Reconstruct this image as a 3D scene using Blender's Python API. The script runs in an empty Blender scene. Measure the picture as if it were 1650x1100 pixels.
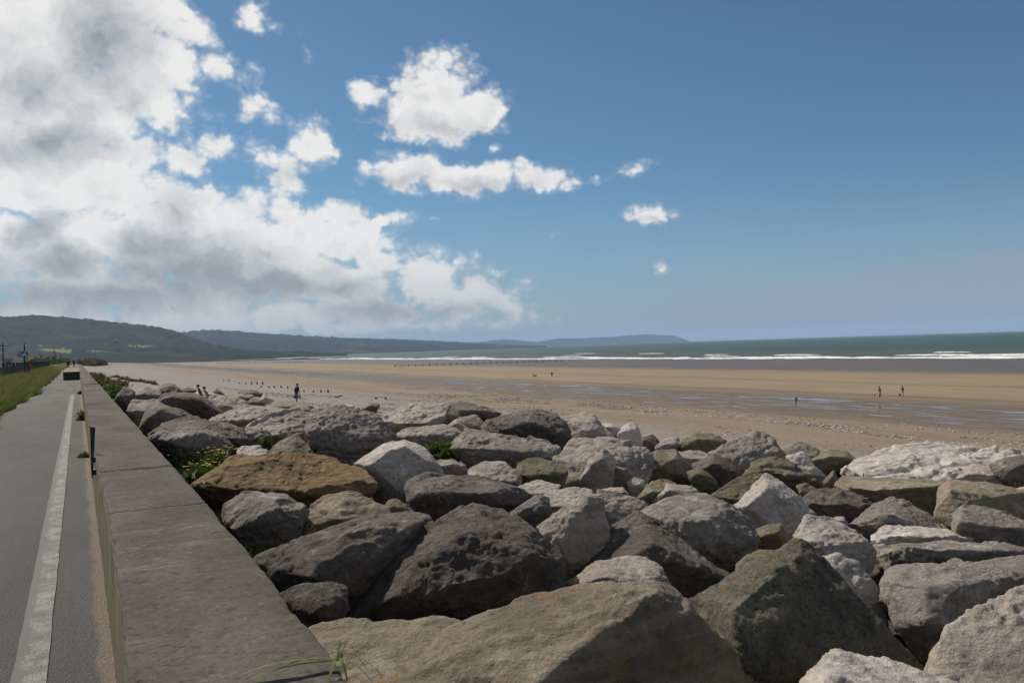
import bpy, bmesh, math, random
import numpy as np
from mathutils import Vector, Matrix, Euler

R = math.radians
scene = bpy.context.scene
COL = scene.collection

# ------------------------------------------------------------------ camera
# world frame: X = seaward from the wall, Y = along the promenade, Z up, path at z = 0
YAW, PITCH, ROLL, FPX = 27.43, 0.34, 1.79, 1350.0
CAM = Vector((0.0, 0.0, 1.6))
_f = Vector((math.sin(R(YAW)) * math.cos(R(PITCH)), math.cos(R(YAW)) * math.cos(R(PITCH)), math.sin(R(PITCH))))
_r0 = Vector((math.cos(R(YAW)), -math.sin(R(YAW)), 0.0))
_u0 = _r0.cross(_f)
_r = _r0 * math.cos(R(ROLL)) - _u0 * math.sin(R(ROLL))
_u = _u0 * math.cos(R(ROLL)) + _r0 * math.sin(R(ROLL))
cd = bpy.data.cameras.new('camera')
cam = bpy.data.objects.new('camera', cd)
COL.objects.link(cam)
cam.matrix_world = Matrix(((_r.x, _u.x, -_f.x, CAM.x), (_r.y, _u.y, -_f.y, CAM.y), (_r.z, _u.z, -_f.z, CAM.z), (0, 0, 0, 1)))
cd.sensor_width = 36.0
cd.lens = 36.0 * FPX / 1650.0
cd.clip_start = 0.05
cd.clip_end = 120000.0
scene.camera = cam


def direction(px, py):
    return _f + _r * ((px - 825.0) / FPX) + _u * ((550.0 - py) / FPX)


def at(px, py, depth):
    return CAM + direction(px, py) * depth


# ------------------------------------------------------------------ light and exposure
SUN_AZ, SUN_EL = -18.0, 46.0          # azimuth from +Y towards +X, elevation
scene.view_settings.view_transform = 'Standard'
scene.view_settings.look = 'None'
scene.view_settings.gamma = 1.0
scene.view_settings.use_curve_mapping = False
scene.view_settings.exposure = 0.12
scene.cycles.max_bounces = 6
scene.cycles.diffuse_bounces = 3
scene.cycles.glossy_bounces = 2
scene.cycles.transmission_bounces = 2
scene.cycles.volume_bounces = 0
scene.cycles.use_denoising = True
scene.cycles.use_adaptive_sampling = True

sd = bpy.data.lights.new('sun', 'SUN')
sd.energy = 5.0
sd.angle = R(0.55)
sd.color = (1.0, 0.93, 0.82)
sun = bpy.data.objects.new('sun', sd)
COL.objects.link(sun)
_sdir = Vector((math.sin(R(SUN_AZ)) * math.cos(R(SUN_EL)), math.cos(R(SUN_AZ)) * math.cos(R(SUN_EL)), math.sin(R(SUN_EL))))
sun.rotation_euler = _sdir.to_track_quat('Z', 'Y').to_euler()
sun.location = (0, 0, 50)


# ------------------------------------------------------------------ node helpers
class NT:
    def __init__(self, tree):
        self.t = tree
        self.n = tree.nodes
        self.l = tree.links

    def new(self, kind, **kw):
        nd = self.n.new(kind)
        for k, v in kw.items():
            setattr(nd, k, v)
        return nd

    def put(self, sock, val):
        if val is None:
            return
        if isinstance(val, bpy.types.NodeSocket):
            self.l.new(val, sock)
        else:
            if sock.type == 'RGBA' and len(val) == 3:
                val = tuple(val) + (1.0,)
            sock.default_value = val

    def math(self, op, a, b=None, c=None, clamp=False):
        nd = self.new('ShaderNodeMath', operation=op, use_clamp=clamp)
        for i, v in enumerate((a, b, c)):
            self.put(nd.inputs[i], v)
        return nd.outputs[0]

    def vmath(self, op, a, b=None):
        nd = self.new('ShaderNodeVectorMath', operation=op)
        self.put(nd.inputs[0], a)
        self.put(nd.inputs[1], b)
        return nd.outputs[0]

    def mix(self, fac, a, b, blend='MIX'):
        nd = self.new('ShaderNodeMix', data_type='RGBA', blend_type=blend)
        self.put(nd.inputs[0], fac)
        self.put(nd.inputs[6], a)
        self.put(nd.inputs[7], b)
        return nd.outputs[2]

    def step(self, v, lo, hi, a=0.0, b=1.0, smooth=True):
        nd = self.new('ShaderNodeMapRange', interpolation_type='SMOOTHSTEP' if smooth else 'LINEAR')
        self.put(nd.inputs[0], v)
        for i, x in enumerate((lo, hi, a, b)):
            self.put(nd.inputs[i + 1], x)
        return nd.outputs[0]

    def noise(self, vec, scale, detail=4.0, rough=0.5, dist=0.0, kind='FBM'):
        nd = self.new('ShaderNodeTexNoise', noise_type=kind)
        self.put(nd.inputs['Vector'], vec)
        nd.inputs['Scale'].default_value = scale
        nd.inputs['Detail'].default_value = detail
        nd.inputs['Roughness'].default_value = rough
        nd.inputs['Distortion'].default_value = dist
        return nd.outputs[0]

    def voronoi(self, vec, scale, feature='F1', out=0, rand=1.0):
        nd = self.new('ShaderNodeTexVoronoi', feature=feature)
        self.put(nd.inputs['Vector'], vec)
        nd.inputs['Scale'].default_value = scale
        nd.inputs['Randomness'].default_value = rand
        return nd.outputs[out]

    def mapping(self, vec, scale=(1, 1, 1), loc=(0, 0, 0), rot=(0, 0, 0), kind='POINT'):
        nd = self.new('ShaderNodeMapping', vector_type=kind)
        self.put(nd.inputs[0], vec)
        nd.inputs[1].default_value = loc
        nd.inputs[2].default_value = rot
        nd.inputs[3].default_value = scale
        return nd.outputs[0]

    def sep(self, vec):
        nd = self.new('ShaderNodeSeparateXYZ')
        self.put(nd.inputs[0], vec)
        return nd.outputs

    def comb(self, x, y, z):
        nd = self.new('ShaderNodeCombineXYZ')
        for i, v in enumerate((x, y, z)):
            self.put(nd.inputs[i], v)
        return nd.outputs[0]

    def bump(self, height, strength=0.5, dist=0.02, normal=None):
        nd = self.new('ShaderNodeBump')
        nd.inputs['Strength'].default_value = strength
        nd.inputs['Distance'].default_value = dist
        self.put(nd.inputs['Height'], height)
        if normal is not None:
            self.put(nd.inputs['Normal'], normal)
        return nd.outputs[0]


def material(name, colour=(0.5, 0.5, 0.5), rough=0.8, spec=0.3):
    m = bpy.data.materials.new(name)
    m.use_nodes = True
    k = NT(m.node_tree)
    b = m.node_tree.nodes['Principled BSDF']
    b.inputs['Base Color'].default_value = tuple(colour) + (1.0,)
    b.inputs['Roughness'].default_value = rough
    b.inputs['Specular IOR Level'].default_value = spec
    return m, k, b


# ------------------------------------------------------------------ sky with clouds
def azel(px, py):
    d = direction(px, py).normalized()
    return math.degrees(math.atan2(d.x, d.y)), math.degrees(math.asin(d.z))


# clouds: (image x, image y, half width, half height, tilt, weight) turned into azimuth / elevation
CLOUDS = [
    (60, 60, 200, 150, 0, 1.0), (200, 60, 120, 110, 0, 1.0), (110, 190, 190, 110, 0, 1.0), (-120, 120, 220, 260, 0, 1.0),
    (235, 130, 75, 90, 20, 0.9), (60, 265, 230, 60, 0, 0.95), (270, 30, 65, 70, 0, .9), (190, 250, 70, 45, 0, .8), (300, 100, 28, 40, 0, .8),
    (60, 390, 230, 75, 0, 1.0), (-150, 400, 260, 110, 0, 1.0), (300, 390, 190, 85, 0, 1.0), (310, 330, 55, 34, 0, .9), (430, 390, 160, 55, 0, 1.0), (380, 345, 60, 26, 0, .85),
    (545, 385, 90, 52, 0, 0.9), (540, 350, 62, 26, 0, .85), (620, 352, 48, 11, 2, 0.75), (520, 450, 180, 55, 0, 0.85), (690, 465, 95, 52, 0, 0.72), (675, 425, 34, 16, 0, .7), (780, 485, 60, 26, 0, 0.55),
    (250, 475, 330, 50, 0, 0.85), (560, 500, 250, 40, 0, 0.74), (80, 505, 300, 34, 0, 0.8), (820, 492, 26, 13, -30, 0.6), (330, 515, 300, 30, 0, .78), (620, 525, 260, 20, 0, .66), (740, 500, 110, 36, 0, .62), (-60, 330, 120, 60, 0, .9), (60, 310, 200, 50, 0, .95), (200, 300, 110, 45, 0, .9), (690, 445, 80, 40, 0, .85), (760, 470, 90, 36, 0, .7), (600, 430, 60, 40, 0, .8),
    (345, 238, 48, 27, -15, 0.72), (290, 255, 50, 32, 0, 0.7), (500, 235, 36, 40, 40, 0.85), (462, 280, 62, 34, -30, 0.85),
    (592, 156, 34, 26, -25, 0.72), (700, 140, 62, 52, 20, 1.0), (690, 185, 80, 38, 0, 1.0), (760, 185, 66, 36, 15, 0.9), (715, 210, 60, 24, 0, .8),
    (655, 275, 66, 30, 0, 0.92), (750, 293, 105, 27, 0, 0.92), (870, 284, 66, 25, -4, 0.85), (600, 270, 26, 20, 0, 0.5), (962, 286, 24, 20, 0, 0.6), (1005, 276, 44, 15, 10, 0.62),
    (1043, 346, 42, 17, -8, 0.8), (1071, 432, 19, 13, 0, 0.62), (895, 377, 17, 10, 0, 0.55), (812, 438, 24, 13, 12, 0.5), (700, 350, 14, 9, 0, 0.45), (792, 240, 16, 12, 0, 0.6),
    (408, 30, 34, 40, 25, 0.72), (360, 105, 50, 40, -20, 0.64), (420, 165, 52, 34, -25, 0.62), (400, 190, 24, 20, 0, .5), (490, 80, 14, 26, 20, 0.52), (540, 250, 18, 16, -40, .5),
]


# the thick, shaded hearts of the clouds
CORES = [(165, 75, 95, 85, 10, .85), (60, 150, 120, 60, 0, .7), (80, 235, 150, 42, 5, .72), (-100, 120, 170, 130, 0, .6), (210, 160, 50, 40, 0, .5), (285, 335, 32, 40, 40, .65),
         (300, 440, 150, 55, 0, 1.0), (420, 462, 130, 36, 0, .95), (250, 400, 80, 42, 0, .9), (100, 425, 70, 32, 0, .95), (60, 372, 60, 30, 30, .8), (150, 480, 220, 34, 0, .95), (-120, 440, 170, 60, 0, .9), (430, 415, 70, 22, -5, .6),
         (540, 465, 90, 26, 0, .75), (620, 500, 140, 26, 0, .7), (720, 497, 80, 22, 0, .6), (710, 205, 95, 30, 0, .55), (680, 150, 40, 30, 0, .35), (770, 200, 40, 18, 0, .45), (760, 302, 130, 18, 0, .55), (640, 292, 60, 20, 0, .5), (480, 285, 50, 22, 0, .4), (1043, 350, 36, 10, 0, .45), (330, 260, 60, 20, 0, .4)]


def blobs(k, q, rows, grow):
    best = None
    for (x, y, rx, ry, tilt, wt) in rows:
        a0, e0 = azel(x, y)
        a1, _ = azel(x + 10, y)
        _, e1 = azel(x, y - 10)
        mp = k.mapping(q, (abs(a1 - a0) / 10 * rx * grow, abs(e1 - e0) / 10 * ry * grow, 1), (a0, e0, 0), (0, 0, R(tilt)), 'TEXTURE')
        gr = k.new('ShaderNodeTexGradient', gradient_type='SPHERICAL')
        k.put(gr.inputs[0], mp)
        v = k.math('MULTIPLY', gr.outputs['Fac'], wt) if wt < 0.99 else gr.outputs['Fac']
        best = v if best is None else k.math('SMOOTH_MAX', best, v, 0.08)
    return best


def cloud_group():
    g = bpy.data.node_groups.new('cloud_field', 'ShaderNodeTree')
    g.interface.new_socket('place', in_out='INPUT', socket_type='NodeSocketVector')
    g.interface.new_socket('density', in_out='OUTPUT', socket_type='NodeSocketFloat')
    k = NT(g)
    gi = k.new('NodeGroupInput')
    go = k.new('NodeGroupOutput')
    p = gi.outputs[0]
    # domain warp
    nd = k.new('ShaderNodeTexNoise')
    k.put(nd.inputs['Vector'], p)
    nd.inputs['Scale'].default_value = 0.33
    nd.inputs['Detail'].default_value = 5.0
    nd.inputs['Roughness'].default_value = 0.62
    w = k.vmath('MULTIPLY', k.vmath('SUBTRACT', nd.outputs['Color'], (0.5, 0.5, 0.5)), (2.2, 1.7, 0.0))
    q = k.vmath('ADD', p, w)
    best = blobs(k, q, CLOUDS, 1.75)
    # the same broken cloud goes on outside the picture
    s = k.sep(p)
    off = k.math('ABSOLUTE', k.math('SUBTRACT', s[0], YAW))
    away = k.math('MAXIMUM', k.step(off, 36, 48), k.step(s[1], 26, 34))
    big = k.noise(p, 0.06, 2.0, 0.5)
    rest = k.math('MULTIPLY', away, k.step(big, 0.44, 0.7, 0.0, 0.95))
    best = k.math('MAXIMUM', best, rest)
    fb = k.noise(k.vmath('MULTIPLY', q, (1.0, 1.2, 1.0)), 0.45, 8.0, 0.56)
    vo = k.new('ShaderNodeTexVoronoi', feature='F1', voronoi_dimensions='2D')
    k.put(vo.inputs['Vector'], k.vmath('MULTIPLY', k.vmath('ADD', p, k.vmath('MULTIPLY', w, (0.45, 0.45, 0.0))), (1.0, 1.2, 1.0)))
    vo.inputs['Scale'].default_value = 0.42
    vo.inputs['Detail'].default_value = 2.0
    vo.inputs['Roughness'].default_value = 0.55
    vo.inputs['Lacunarity'].default_value = 2.3
    billow = k.math('SUBTRACT', 0.42, vo.outputs['Distance'])
    d = k.math('ADD', k.math('SUBTRACT', best, 0.27), k.math('ADD', k.math('MULTIPLY', k.math('SUBTRACT', fb, 0.5), 0.62), k.math('MULTIPLY', billow, 0.36)))
    d = k.math('SUBTRACT', d, k.step(best, 0.16, 0.0, 0.0, 0.35))
    k.put(go.inputs[0], d)
    return g


world = bpy.data.worlds.new('World')
scene.world = world
world.use_nodes = True
k = NT(world.node_tree)
for nd in list(k.n):
    k.n.remove(nd)
sky = k.new('ShaderNodeTexSky', sky_type='NISHITA')
sky.sun_disc = False
sky.sun_elevation = R(SUN_EL)
sky.sun_rotation = R(SUN_AZ)
sky.altitude = 0.0
sky.air_density = 0.8
sky.dust_density = 0.35
sky.ozone_density = 2.0
gen = k.new('ShaderNodeTexCoord').outputs['Generated']
dirn = k.vmath('NORMALIZE', gen)
sx, sy, sz = k.sep(dirn)
# azimuth measured about the viewing direction keeps the seam behind the camera
az = k.math('ADD', k.math('MULTIPLY', k.math('ARCTAN2',
            k.math('SUBTRACT', k.math('MULTIPLY', sx, math.cos(R(YAW))), k.math('MULTIPLY', sy, math.sin(R(YAW)))),
            k.math('ADD', k.math('MULTIPLY', sx, math.sin(R(YAW))), k.math('MULTIPLY', sy, math.cos(R(YAW))))), 180 / math.pi), YAW)
el = k.math('MULTIPLY', k.math('ARCSINE', sz), 180 / math.pi)
place = k.comb(az, el, 0.0)
grp = cloud_group()
g1 = k.new('ShaderNodeGroup')
g1.node_tree = grp
k.put(g1.inputs[0], place)
D1 = g1.outputs[0]
wn = k.new('ShaderNodeTexNoise')
k.put(wn.inputs['Vector'], place)
wn.inputs['Scale'].default_value = 0.30
wn.inputs['Detail'].default_value = 5.0
wn.inputs['Roughness'].default_value = 0.6
wplace = k.vmath('ADD', place, k.vmath('MULTIPLY', k.vmath('SUBTRACT', wn.outputs['Color'], (0.5, 0.5, 0.5)), (4.0, 3.0, 0.0)))
core = blobs(k, wplace, CORES, 1.7)
away = k.math('MAXIMUM', k.step(k.math('ABSOLUTE', k.math('SUBTRACT', az, YAW)), 36, 48), k.step(el, 26, 34))
core = k.math('MAXIMUM', core, k.math('MULTIPLY', away, k.step(D1, 0.2, 0.9, 0.0, 0.7)))
alpha = k.math('ADD', k.math('MULTIPLY', k.step(D1, -0.17, 0.12), 0.34), k.math('MULTIPLY', k.step(D1, -0.03, 0.19), 0.66))
thick = k.step(D1, 0.3, 0.9)
small = k.noise(wplace, 0.55, 7.0, 0.62)
shade = k.math('ADD', k.math('MULTIPLY', k.step(core, 0.10, 0.85), 0.95), k.math('MULTIPLY', thick, 0.14))
shade = k.math('ADD', shade, k.math('MULTIPLY', k.math('SUBTRACT', small, 0.5), 1.05), clamp=True)
ccol = k.mix(shade, (1.20, 1.19, 1.17), (0.44, 0.485, 0.525))
# low clouds fade into the pale air over the horizon
low = k.step(el, 0.0, 11.0)
ccol = k.mix(k.step(el, 0.0, 8.0, 0.55, 0.0), ccol, (0.42, 0.47, 0.54))
# thin high veil rising to the right just over the sea
veil_y = k.math('SUBTRACT', el, k.math('ADD', 2.3, k.math('MULTIPLY', k.math('SUBTRACT', az, 34.0), 0.105)))
veil_n = k.noise(k.vmath('MULTIPLY', place, (0.12, 0.9, 1.0)), 1.0, 5.0, 0.6)
veil = k.math('MULTIPLY', k.step(k.math('ADD', veil_y, k.math('MULTIPLY', veil_n, 2.4)), 1.6, 0.7), k.step(az, 24, 40))
skycol = k.mix(1.0, sky.outputs[0], (0.74, 1.02, 1.08), 'MULTIPLY')
bg_sky = k.new('ShaderNodeBackground')
k.put(bg_sky.inputs[0], skycol)
bg_sky.inputs[1].default_value = 0.062
bg_veil = k.new('ShaderNodeBackground')
k.put(bg_veil.inputs[0], (0.36, 0.455, 0.565))
bg_veil.inputs[1].default_value = 0.70
bg_cloud = k.new('ShaderNodeBackground')
k.put(bg_cloud.inputs[0], ccol)
bg_cloud.inputs[1].default_value = 0.67
m0 = k.new('ShaderNodeMixShader')
k.put(m0.inputs[0], k.math('MAXIMUM', k.math('MULTIPLY', veil, 0.85), k.step(el, 11.0, 0.0, 0.0, 0.72)))
k.l.new(bg_sky.outputs[0], m0.inputs[1])
k.l.new(bg_veil.outputs[0], m0.inputs[2])
m1 = k.new('ShaderNodeMixShader')
k.put(m1.inputs[0], k.math('MULTIPLY', alpha, k.step(el, -1.0, 2.0, 0.4, 0.97)))
k.l.new(m0.outputs[0], m1.inputs[1])
k.l.new(bg_cloud.outputs[0], m1.inputs[2])
wo = k.new('ShaderNodeOutputWorld')
k.l.new(m1.outputs[0], wo.inputs[0])


# ------------------------------------------------------------------ mesh helpers
def tag(o, label=None, cat=None, group=None, kind=None):
    if label:
        o['label'] = label
    if cat:
        o['category'] = cat
    if group:
        o['group'] = group
    if kind:
        o['kind'] = kind
    return o


def link(name, mesh, mat=None, parent=None, loc=(0, 0, 0)):
    o = bpy.data.objects.new(name, mesh)
    COL.objects.link(o)
    o.location = loc
    if mat is not None and not mesh.materials:
        for mm in (mat if isinstance(mat, (list, tuple)) else [mat]):
            mesh.materials.append(mm)
    if parent is not None:
        o.parent = parent
    return o


def empty(name, loc, rz=0.0):
    o = bpy.data.objects.new(name, None)
    COL.objects.link(o)
    o.location = loc
    o.rotation_euler = (0, 0, rz)
    return o


def mesh_from(verts, faces, smooth=False, name='mesh'):
    me = bpy.data.meshes.new(name)
    me.from_pydata([tuple(map(float, v)) for v in verts], [], [tuple(int(i) for i in f) for f in faces])
    if smooth:
        me.polygons.foreach_set('use_smooth', [True] * len(me.polygons))
    me.update()
    return me


def grid_mesh(P, smooth=True, name='grid'):
    """P: array rows x cols x 3"""
    r, c = P.shape[:2]
    V = P.reshape(-1, 3)
    i = np.arange(r * c).reshape(r, c)
    F = np.stack([i[:-1, :-1], i[:-1, 1:], i[1:, 1:], i[1:, :-1]], -1).reshape(-1, 4)
    me = bpy.data.meshes.new(name)
    me.vertices.add(len(V))
    me.vertices.foreach_set('co', V.astype(np.float32).ravel())
    me.loops.add(F.size)
    me.loops.foreach_set('vertex_index', F.astype(np.int32).ravel())
    me.polygons.add(len(F))
    me.polygons.foreach_set('loop_start', np.arange(0, F.size, 4, dtype=np.int32))
    me.polygons.foreach_set('use_smooth', np.full(len(F), smooth))
    me.update(calc_edges=True)
    return me


def tri_mesh(V, F, smooth=False, name='tris'):
    V = np.asarray(V, np.float32)
    F = np.asarray(F, np.int32)
    n = F.shape[1]
    me = bpy.data.meshes.new(name)
    me.vertices.add(len(V))
    me.vertices.foreach_set('co', V.ravel())
    me.loops.add(F.size)
    me.loops.foreach_set('vertex_index', F.ravel())
    me.polygons.add(len(F))
    me.polygons.foreach_set('loop_start', np.arange(0, F.size, n, dtype=np.int32))
    me.polygons.foreach_set('use_smooth', np.full(len(F), smooth))
    me.update(calc_edges=True)
    return me


def bm_mesh(bm, smooth=False, name='mesh'):
    me = bpy.data.meshes.new(name)
    bm.to_mesh(me)
    bm.free()
    if smooth:
        me.polygons.foreach_set('use_smooth', [True] * len(me.polygons))
    return me


def box_bm(size, centre=(0, 0, 0), bevel=0.0, bm=None, rot=None):
    own = bm is None
    b = bmesh.new()
    bmesh.ops.create_cube(b, size=1.0)
    for v in b.verts:
        v.co = Vector((v.co.x * size[0], v.co.y * size[1], v.co.z * size[2]))
    if bevel > 0:
        bmesh.ops.bevel(b, geom=b.edges[:], offset=bevel, segments=2, affect='EDGES', profile=0.6)
    for v in b.verts:
        if rot is not None:
            v.co = rot @ v.co
        v.co += Vector(centre)
    if own:
        return b
    me = bpy.data.meshes.new('tmp')
    b.to_mesh(me)
    b.free()
    bm.from_mesh(me)
    bpy.data.meshes.remove(me)
    return bm


def tube_bm(p0, p1, r0, r1=None, seg=8, bm=None):
    r1 = r0 if r1 is None else r1
    bm = bmesh.new() if bm is None else bm
    p0, p1 = Vector(p0), Vector(p1)
    ax = (p1 - p0).normalized()
    s = ax.orthogonal().normalized()
    t = ax.cross(s)
    A, B = [], []
    for i in range(seg):
        a = 2 * math.pi * i / seg
        d = s * math.cos(a) + t * math.sin(a)
        A.append(bm.verts.new(p0 + d * r0))
        B.append(bm.verts.new(p1 + d * r1))
    for i in range(seg):
        j = (i + 1) % seg
        bm.faces.new((A[i], A[j], B[j], B[i]))
    bm.faces.new(A[::-1])
    bm.faces.new(B)
    return bm


# ------------------------------------------------------------------ numpy noise
_rng = np.random.RandomState(7)
_perm = np.concatenate([_rng.permutation(256)] * 3).astype(np.int32)
_grad = _rng.normal(size=(256, 3))
_grad /= np.linalg.norm(_grad, axis=1, keepdims=True)


def perlin(P):
    Pi = np.floor(P).astype(np.int64)
    Pf = P - Pi
    Pi &= 255
    w = Pf * Pf * Pf * (Pf * (Pf * 6 - 15) + 10)
    out = 0.0
    for dx in (0, 1):
        wx = w[:, 0] if dx else 1 - w[:, 0]
        for dy in (0, 1):
            wy = w[:, 1] if dy else 1 - w[:, 1]
            for dz in (0, 1):
                wz = w[:, 2] if dz else 1 - w[:, 2]
                h = _perm[_perm[_perm[(Pi[:, 0] + dx) & 255] + ((Pi[:, 1] + dy) & 255)] + ((Pi[:, 2] + dz) & 255)]
                g = _grad[h]
                out = out + wx * wy * wz * (g[:, 0] * (Pf[:, 0] - dx) + g[:, 1] * (Pf[:, 1] - dy) + g[:, 2] * (Pf[:, 2] - dz))
    return out * 1.5


def fbm(P, oct=4, gain=0.5, ridged=False):
    a, s, f = 1.0, 0.0, 1.0
    for i in range(oct):
        n = perlin(P * f + 17.3 * i)
        s = s + a * ((1 - 2 * np.abs(n)) if ridged else n)
        a *= gain
        f *= 2.03
    return s


def fbm2(x, y, oct=4, gain=0.5, ridged=False):
    sh = np.shape(x)
    P = np.stack([np.ravel(x), np.ravel(y), np.zeros(np.size(x)) + 0.37], 1)
    return fbm(P, oct, gain, ridged).reshape(sh)


# ------------------------------------------------------------------ heights of the place
WALL_L, WALL_R, WALL_TOP = 0.132, 0.683, 0.70
SEA_Z = -9.4
_pv = [-50, 0.0, 12.0, 15.5, 21.0, 33.0, 50.0, 92.0, 115.0, 150.0, 195.0, 330.0, 420.0]
_pz = [-2.2, -2.2, -2.6, -3.1, -3.7, -4.5, -5.4, -7.4, -8.2, -8.45, -8.8, -9.4, -10.2]


def beach_z(v, u):
    sc = 1.0 + np.maximum(0.0, u - 900.0) / 1800.0 * 0.4
    z = np.interp(v / sc, _pv, _pz)
    # shingle thrown up against the wall beyond the boulders
    t = np.clip((u - 45.0) / 55.0, 0, 1)
    t = t * t * (3 - 2 * t)
    berm = np.interp(v, [0, 4, 10, 20, 30, 45], [1.75, 1.6, 1.1, 0.5, 0.15, 0.0])
    return z + berm * t


_bv = [0.0, 0.8, 2.0, 4.0, 8.0, 10.5, 12.5, 14.5, 17.0]
_bz = [0.36, 0.32, 0.22, 0.02, -0.42, -0.85, -1.6, -2.6, -3.6]


def rock_z(v, u):
    """level at which the lower edges of the boulders lie"""
    ve = v * (1 + np.maximum(0.0, u - 15.0) / 42.0)
    return np.maximum(np.interp(ve, _bv, _bz), beach_z(v, u) - 0.25)


def hit(px, py, zf, lo=0.8, hi=4000.0):
    d = direction(px, py)
    a = lo
    step = 1.02
    t = lo
    while t < hi:
        p = CAM + d * t
        if p.z < float(zf(p.x, p.y)):
            break
        a = t
        t *= step
    else:
        return hi
    b = t
    for _ in range(30):
        m = 0.5 * (a + b)
        p = CAM + d * m
        if p.z < float(zf(p.x, p.y)):
            b = m
        else:
            a = m
    return 0.5 * (a + b)


def on_beach(px, py):
    return at(px, py, hit(px, py, beach_z))


# ------------------------------------------------------------------ materials
def pos(k):
    return k.new('ShaderNodeNewGeometry').outputs['Position']


def obj_coord(k):
    oc = k.new('ShaderNodeTexCoord').outputs['Object']
    oi = k.new('ShaderNodeObjectInfo').outputs['Random']
    return k.vmath('ADD', oc, k.comb(k.math('MULTIPLY', oi, 37.0), k.math('MULTIPLY', oi, 91.0), k.math('MULTIPLY', oi, 53.0))), oi


def rock_material(name, c1, c2, dark, pale, lichen=0.0, lichen_col=(0.30, 0.15, 0.03), strata=0.0, speck=0.5, bumpy=1.0):
    m, k, b = material(name, c1, 0.88, 0.18)
    v, rnd = obj_coord(k)
    n1 = k.noise(v, 1.3, 6, 0.6)
    n2 = k.noise(v, 5.5, 8, 0.68)
    n3 = k.noise(v, 24.0, 6, 0.75)
    n4 = k.noise(v, 3.1, 9, 0.68, 1.2)
    col = k.mix(k.step(n1, 0.34, 0.66), c1, c2)
    col = k.mix(k.math('MULTIPLY', k.step(n4, 0.53, 0.68), 0.72), col, pale)
    col = k.mix(k.math('MULTIPLY', k.step(n2, 0.50, 0.34), 0.55), col, dark)
    col = k.mix(k.math('MULTIPLY', k.step(n3, 0.50, 0.30), min(1.0, speck * 1.5)), col, dark)
    col = k.mix(k.math('MULTIPLY', k.step(n3, 0.56, 0.70), speck * 1.0), col, pale)
    n5 = k.noise(v, 80.0, 4, 0.75)
    h = k.math('ADD', k.math('ADD', k.math('MULTIPLY', n2, 0.45), k.math('MULTIPLY', n3, 0.28)), k.math('MULTIPLY', n5, 0.10))
    col = k.mix(k.math('MULTIPLY', k.step(n5, 0.50, 0.32), 0.8 * speck), col, dark)
    if strata > 0:
        sv = k.mapping(v, (0.6, 0.6, 6.0), rot=(0.25, 0.15, 0.0))
        ns = k.noise(sv, 1.6, 6, 0.62, 0.6)
        col = k.mix(k.math('MULTIPLY', k.step(ns, 0.50, 0.38), strata), col, dark)
        h = k.math('ADD', h, k.math('MULTIPLY', ns, 0.7 * strata))
    if lichen > 0:
        ln = k.noise(v, 4.2, 8, 0.72)
        ln2 = k.noise(v, 22.0, 5, 0.7)
        lm = k.math('MULTIPLY', k.step(ln, 0.62 - 0.09 * lichen, 0.70 - 0.09 * lichen), k.step(ln2, 0.38, 0.52))
        col = k.mix(k.math('MULTIPLY', lm, 0.8 * min(1.0, lichen)), col, lichen_col)
    # every boulder a little lighter or darker
    val = k.math('ADD', 0.88, k.math('MULTIPLY', rnd, 0.26))
    hs = k.new('ShaderNodeHueSaturation')
    k.put(hs.inputs['Value'], val)
    k.put(hs.inputs['Color'], col)
    k.put(b.inputs['Base Color'], hs.outputs[0])
    k.put(b.inputs['Normal'], k.bump(h, 1.0 * bumpy, 0.085))
    return m


ROCK = {
    'pale': rock_material('pale_limestone', (0.396, 0.345, 0.299), (0.478, 0.428, 0.382), (0.156, 0.129, 0.110), (0.660, 0.610, 0.560), 0.0, strata=0.25),
    'pink': rock_material('pinkish_limestone', (0.310, 0.260, 0.217), (0.387, 0.331, 0.286), (0.129, 0.105, 0.088), (0.559, 0.496, 0.438), 0.15, strata=0.45),
    'grey': rock_material('grey_limestone', (0.183, 0.158, 0.134), (0.253, 0.221, 0.193), (0.079, 0.068, 0.059), (0.461, 0.409, 0.364), 0.0, strata=0.2),
    'dark': rock_material('dark_weathered_rock', (0.106, 0.087, 0.073), (0.166, 0.139, 0.115), (0.045, 0.037, 0.030), (0.393, 0.337, 0.288), 0.0, strata=0.15, bumpy=1.25),
    'tan': rock_material('tan_sandstone', (0.211, 0.173, 0.123), (0.261, 0.218, 0.160), (0.094, 0.075, 0.052), (0.376, 0.323, 0.249), 0.55, strata=0.5),
    'ochre': rock_material('ochre_layered_stone', (0.192, 0.116, 0.050), (0.166, 0.111, 0.058), (0.048, 0.037, 0.027), (0.291, 0.196, 0.103), 0.1, strata=0.85),
    'olive': rock_material('olive_green_stone', (0.140, 0.124, 0.078), (0.184, 0.160, 0.104), (0.060, 0.054, 0.037), (0.278, 0.246, 0.179), 0.25, strata=0.4),
    'lichen': rock_material('lichen_covered_stone', (0.134, 0.120, 0.088), (0.218, 0.190, 0.139), (0.036, 0.035, 0.029), (0.334, 0.302, 0.237), 0.62, strata=0.0, speck=0.95, bumpy=1.3),
}


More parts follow.
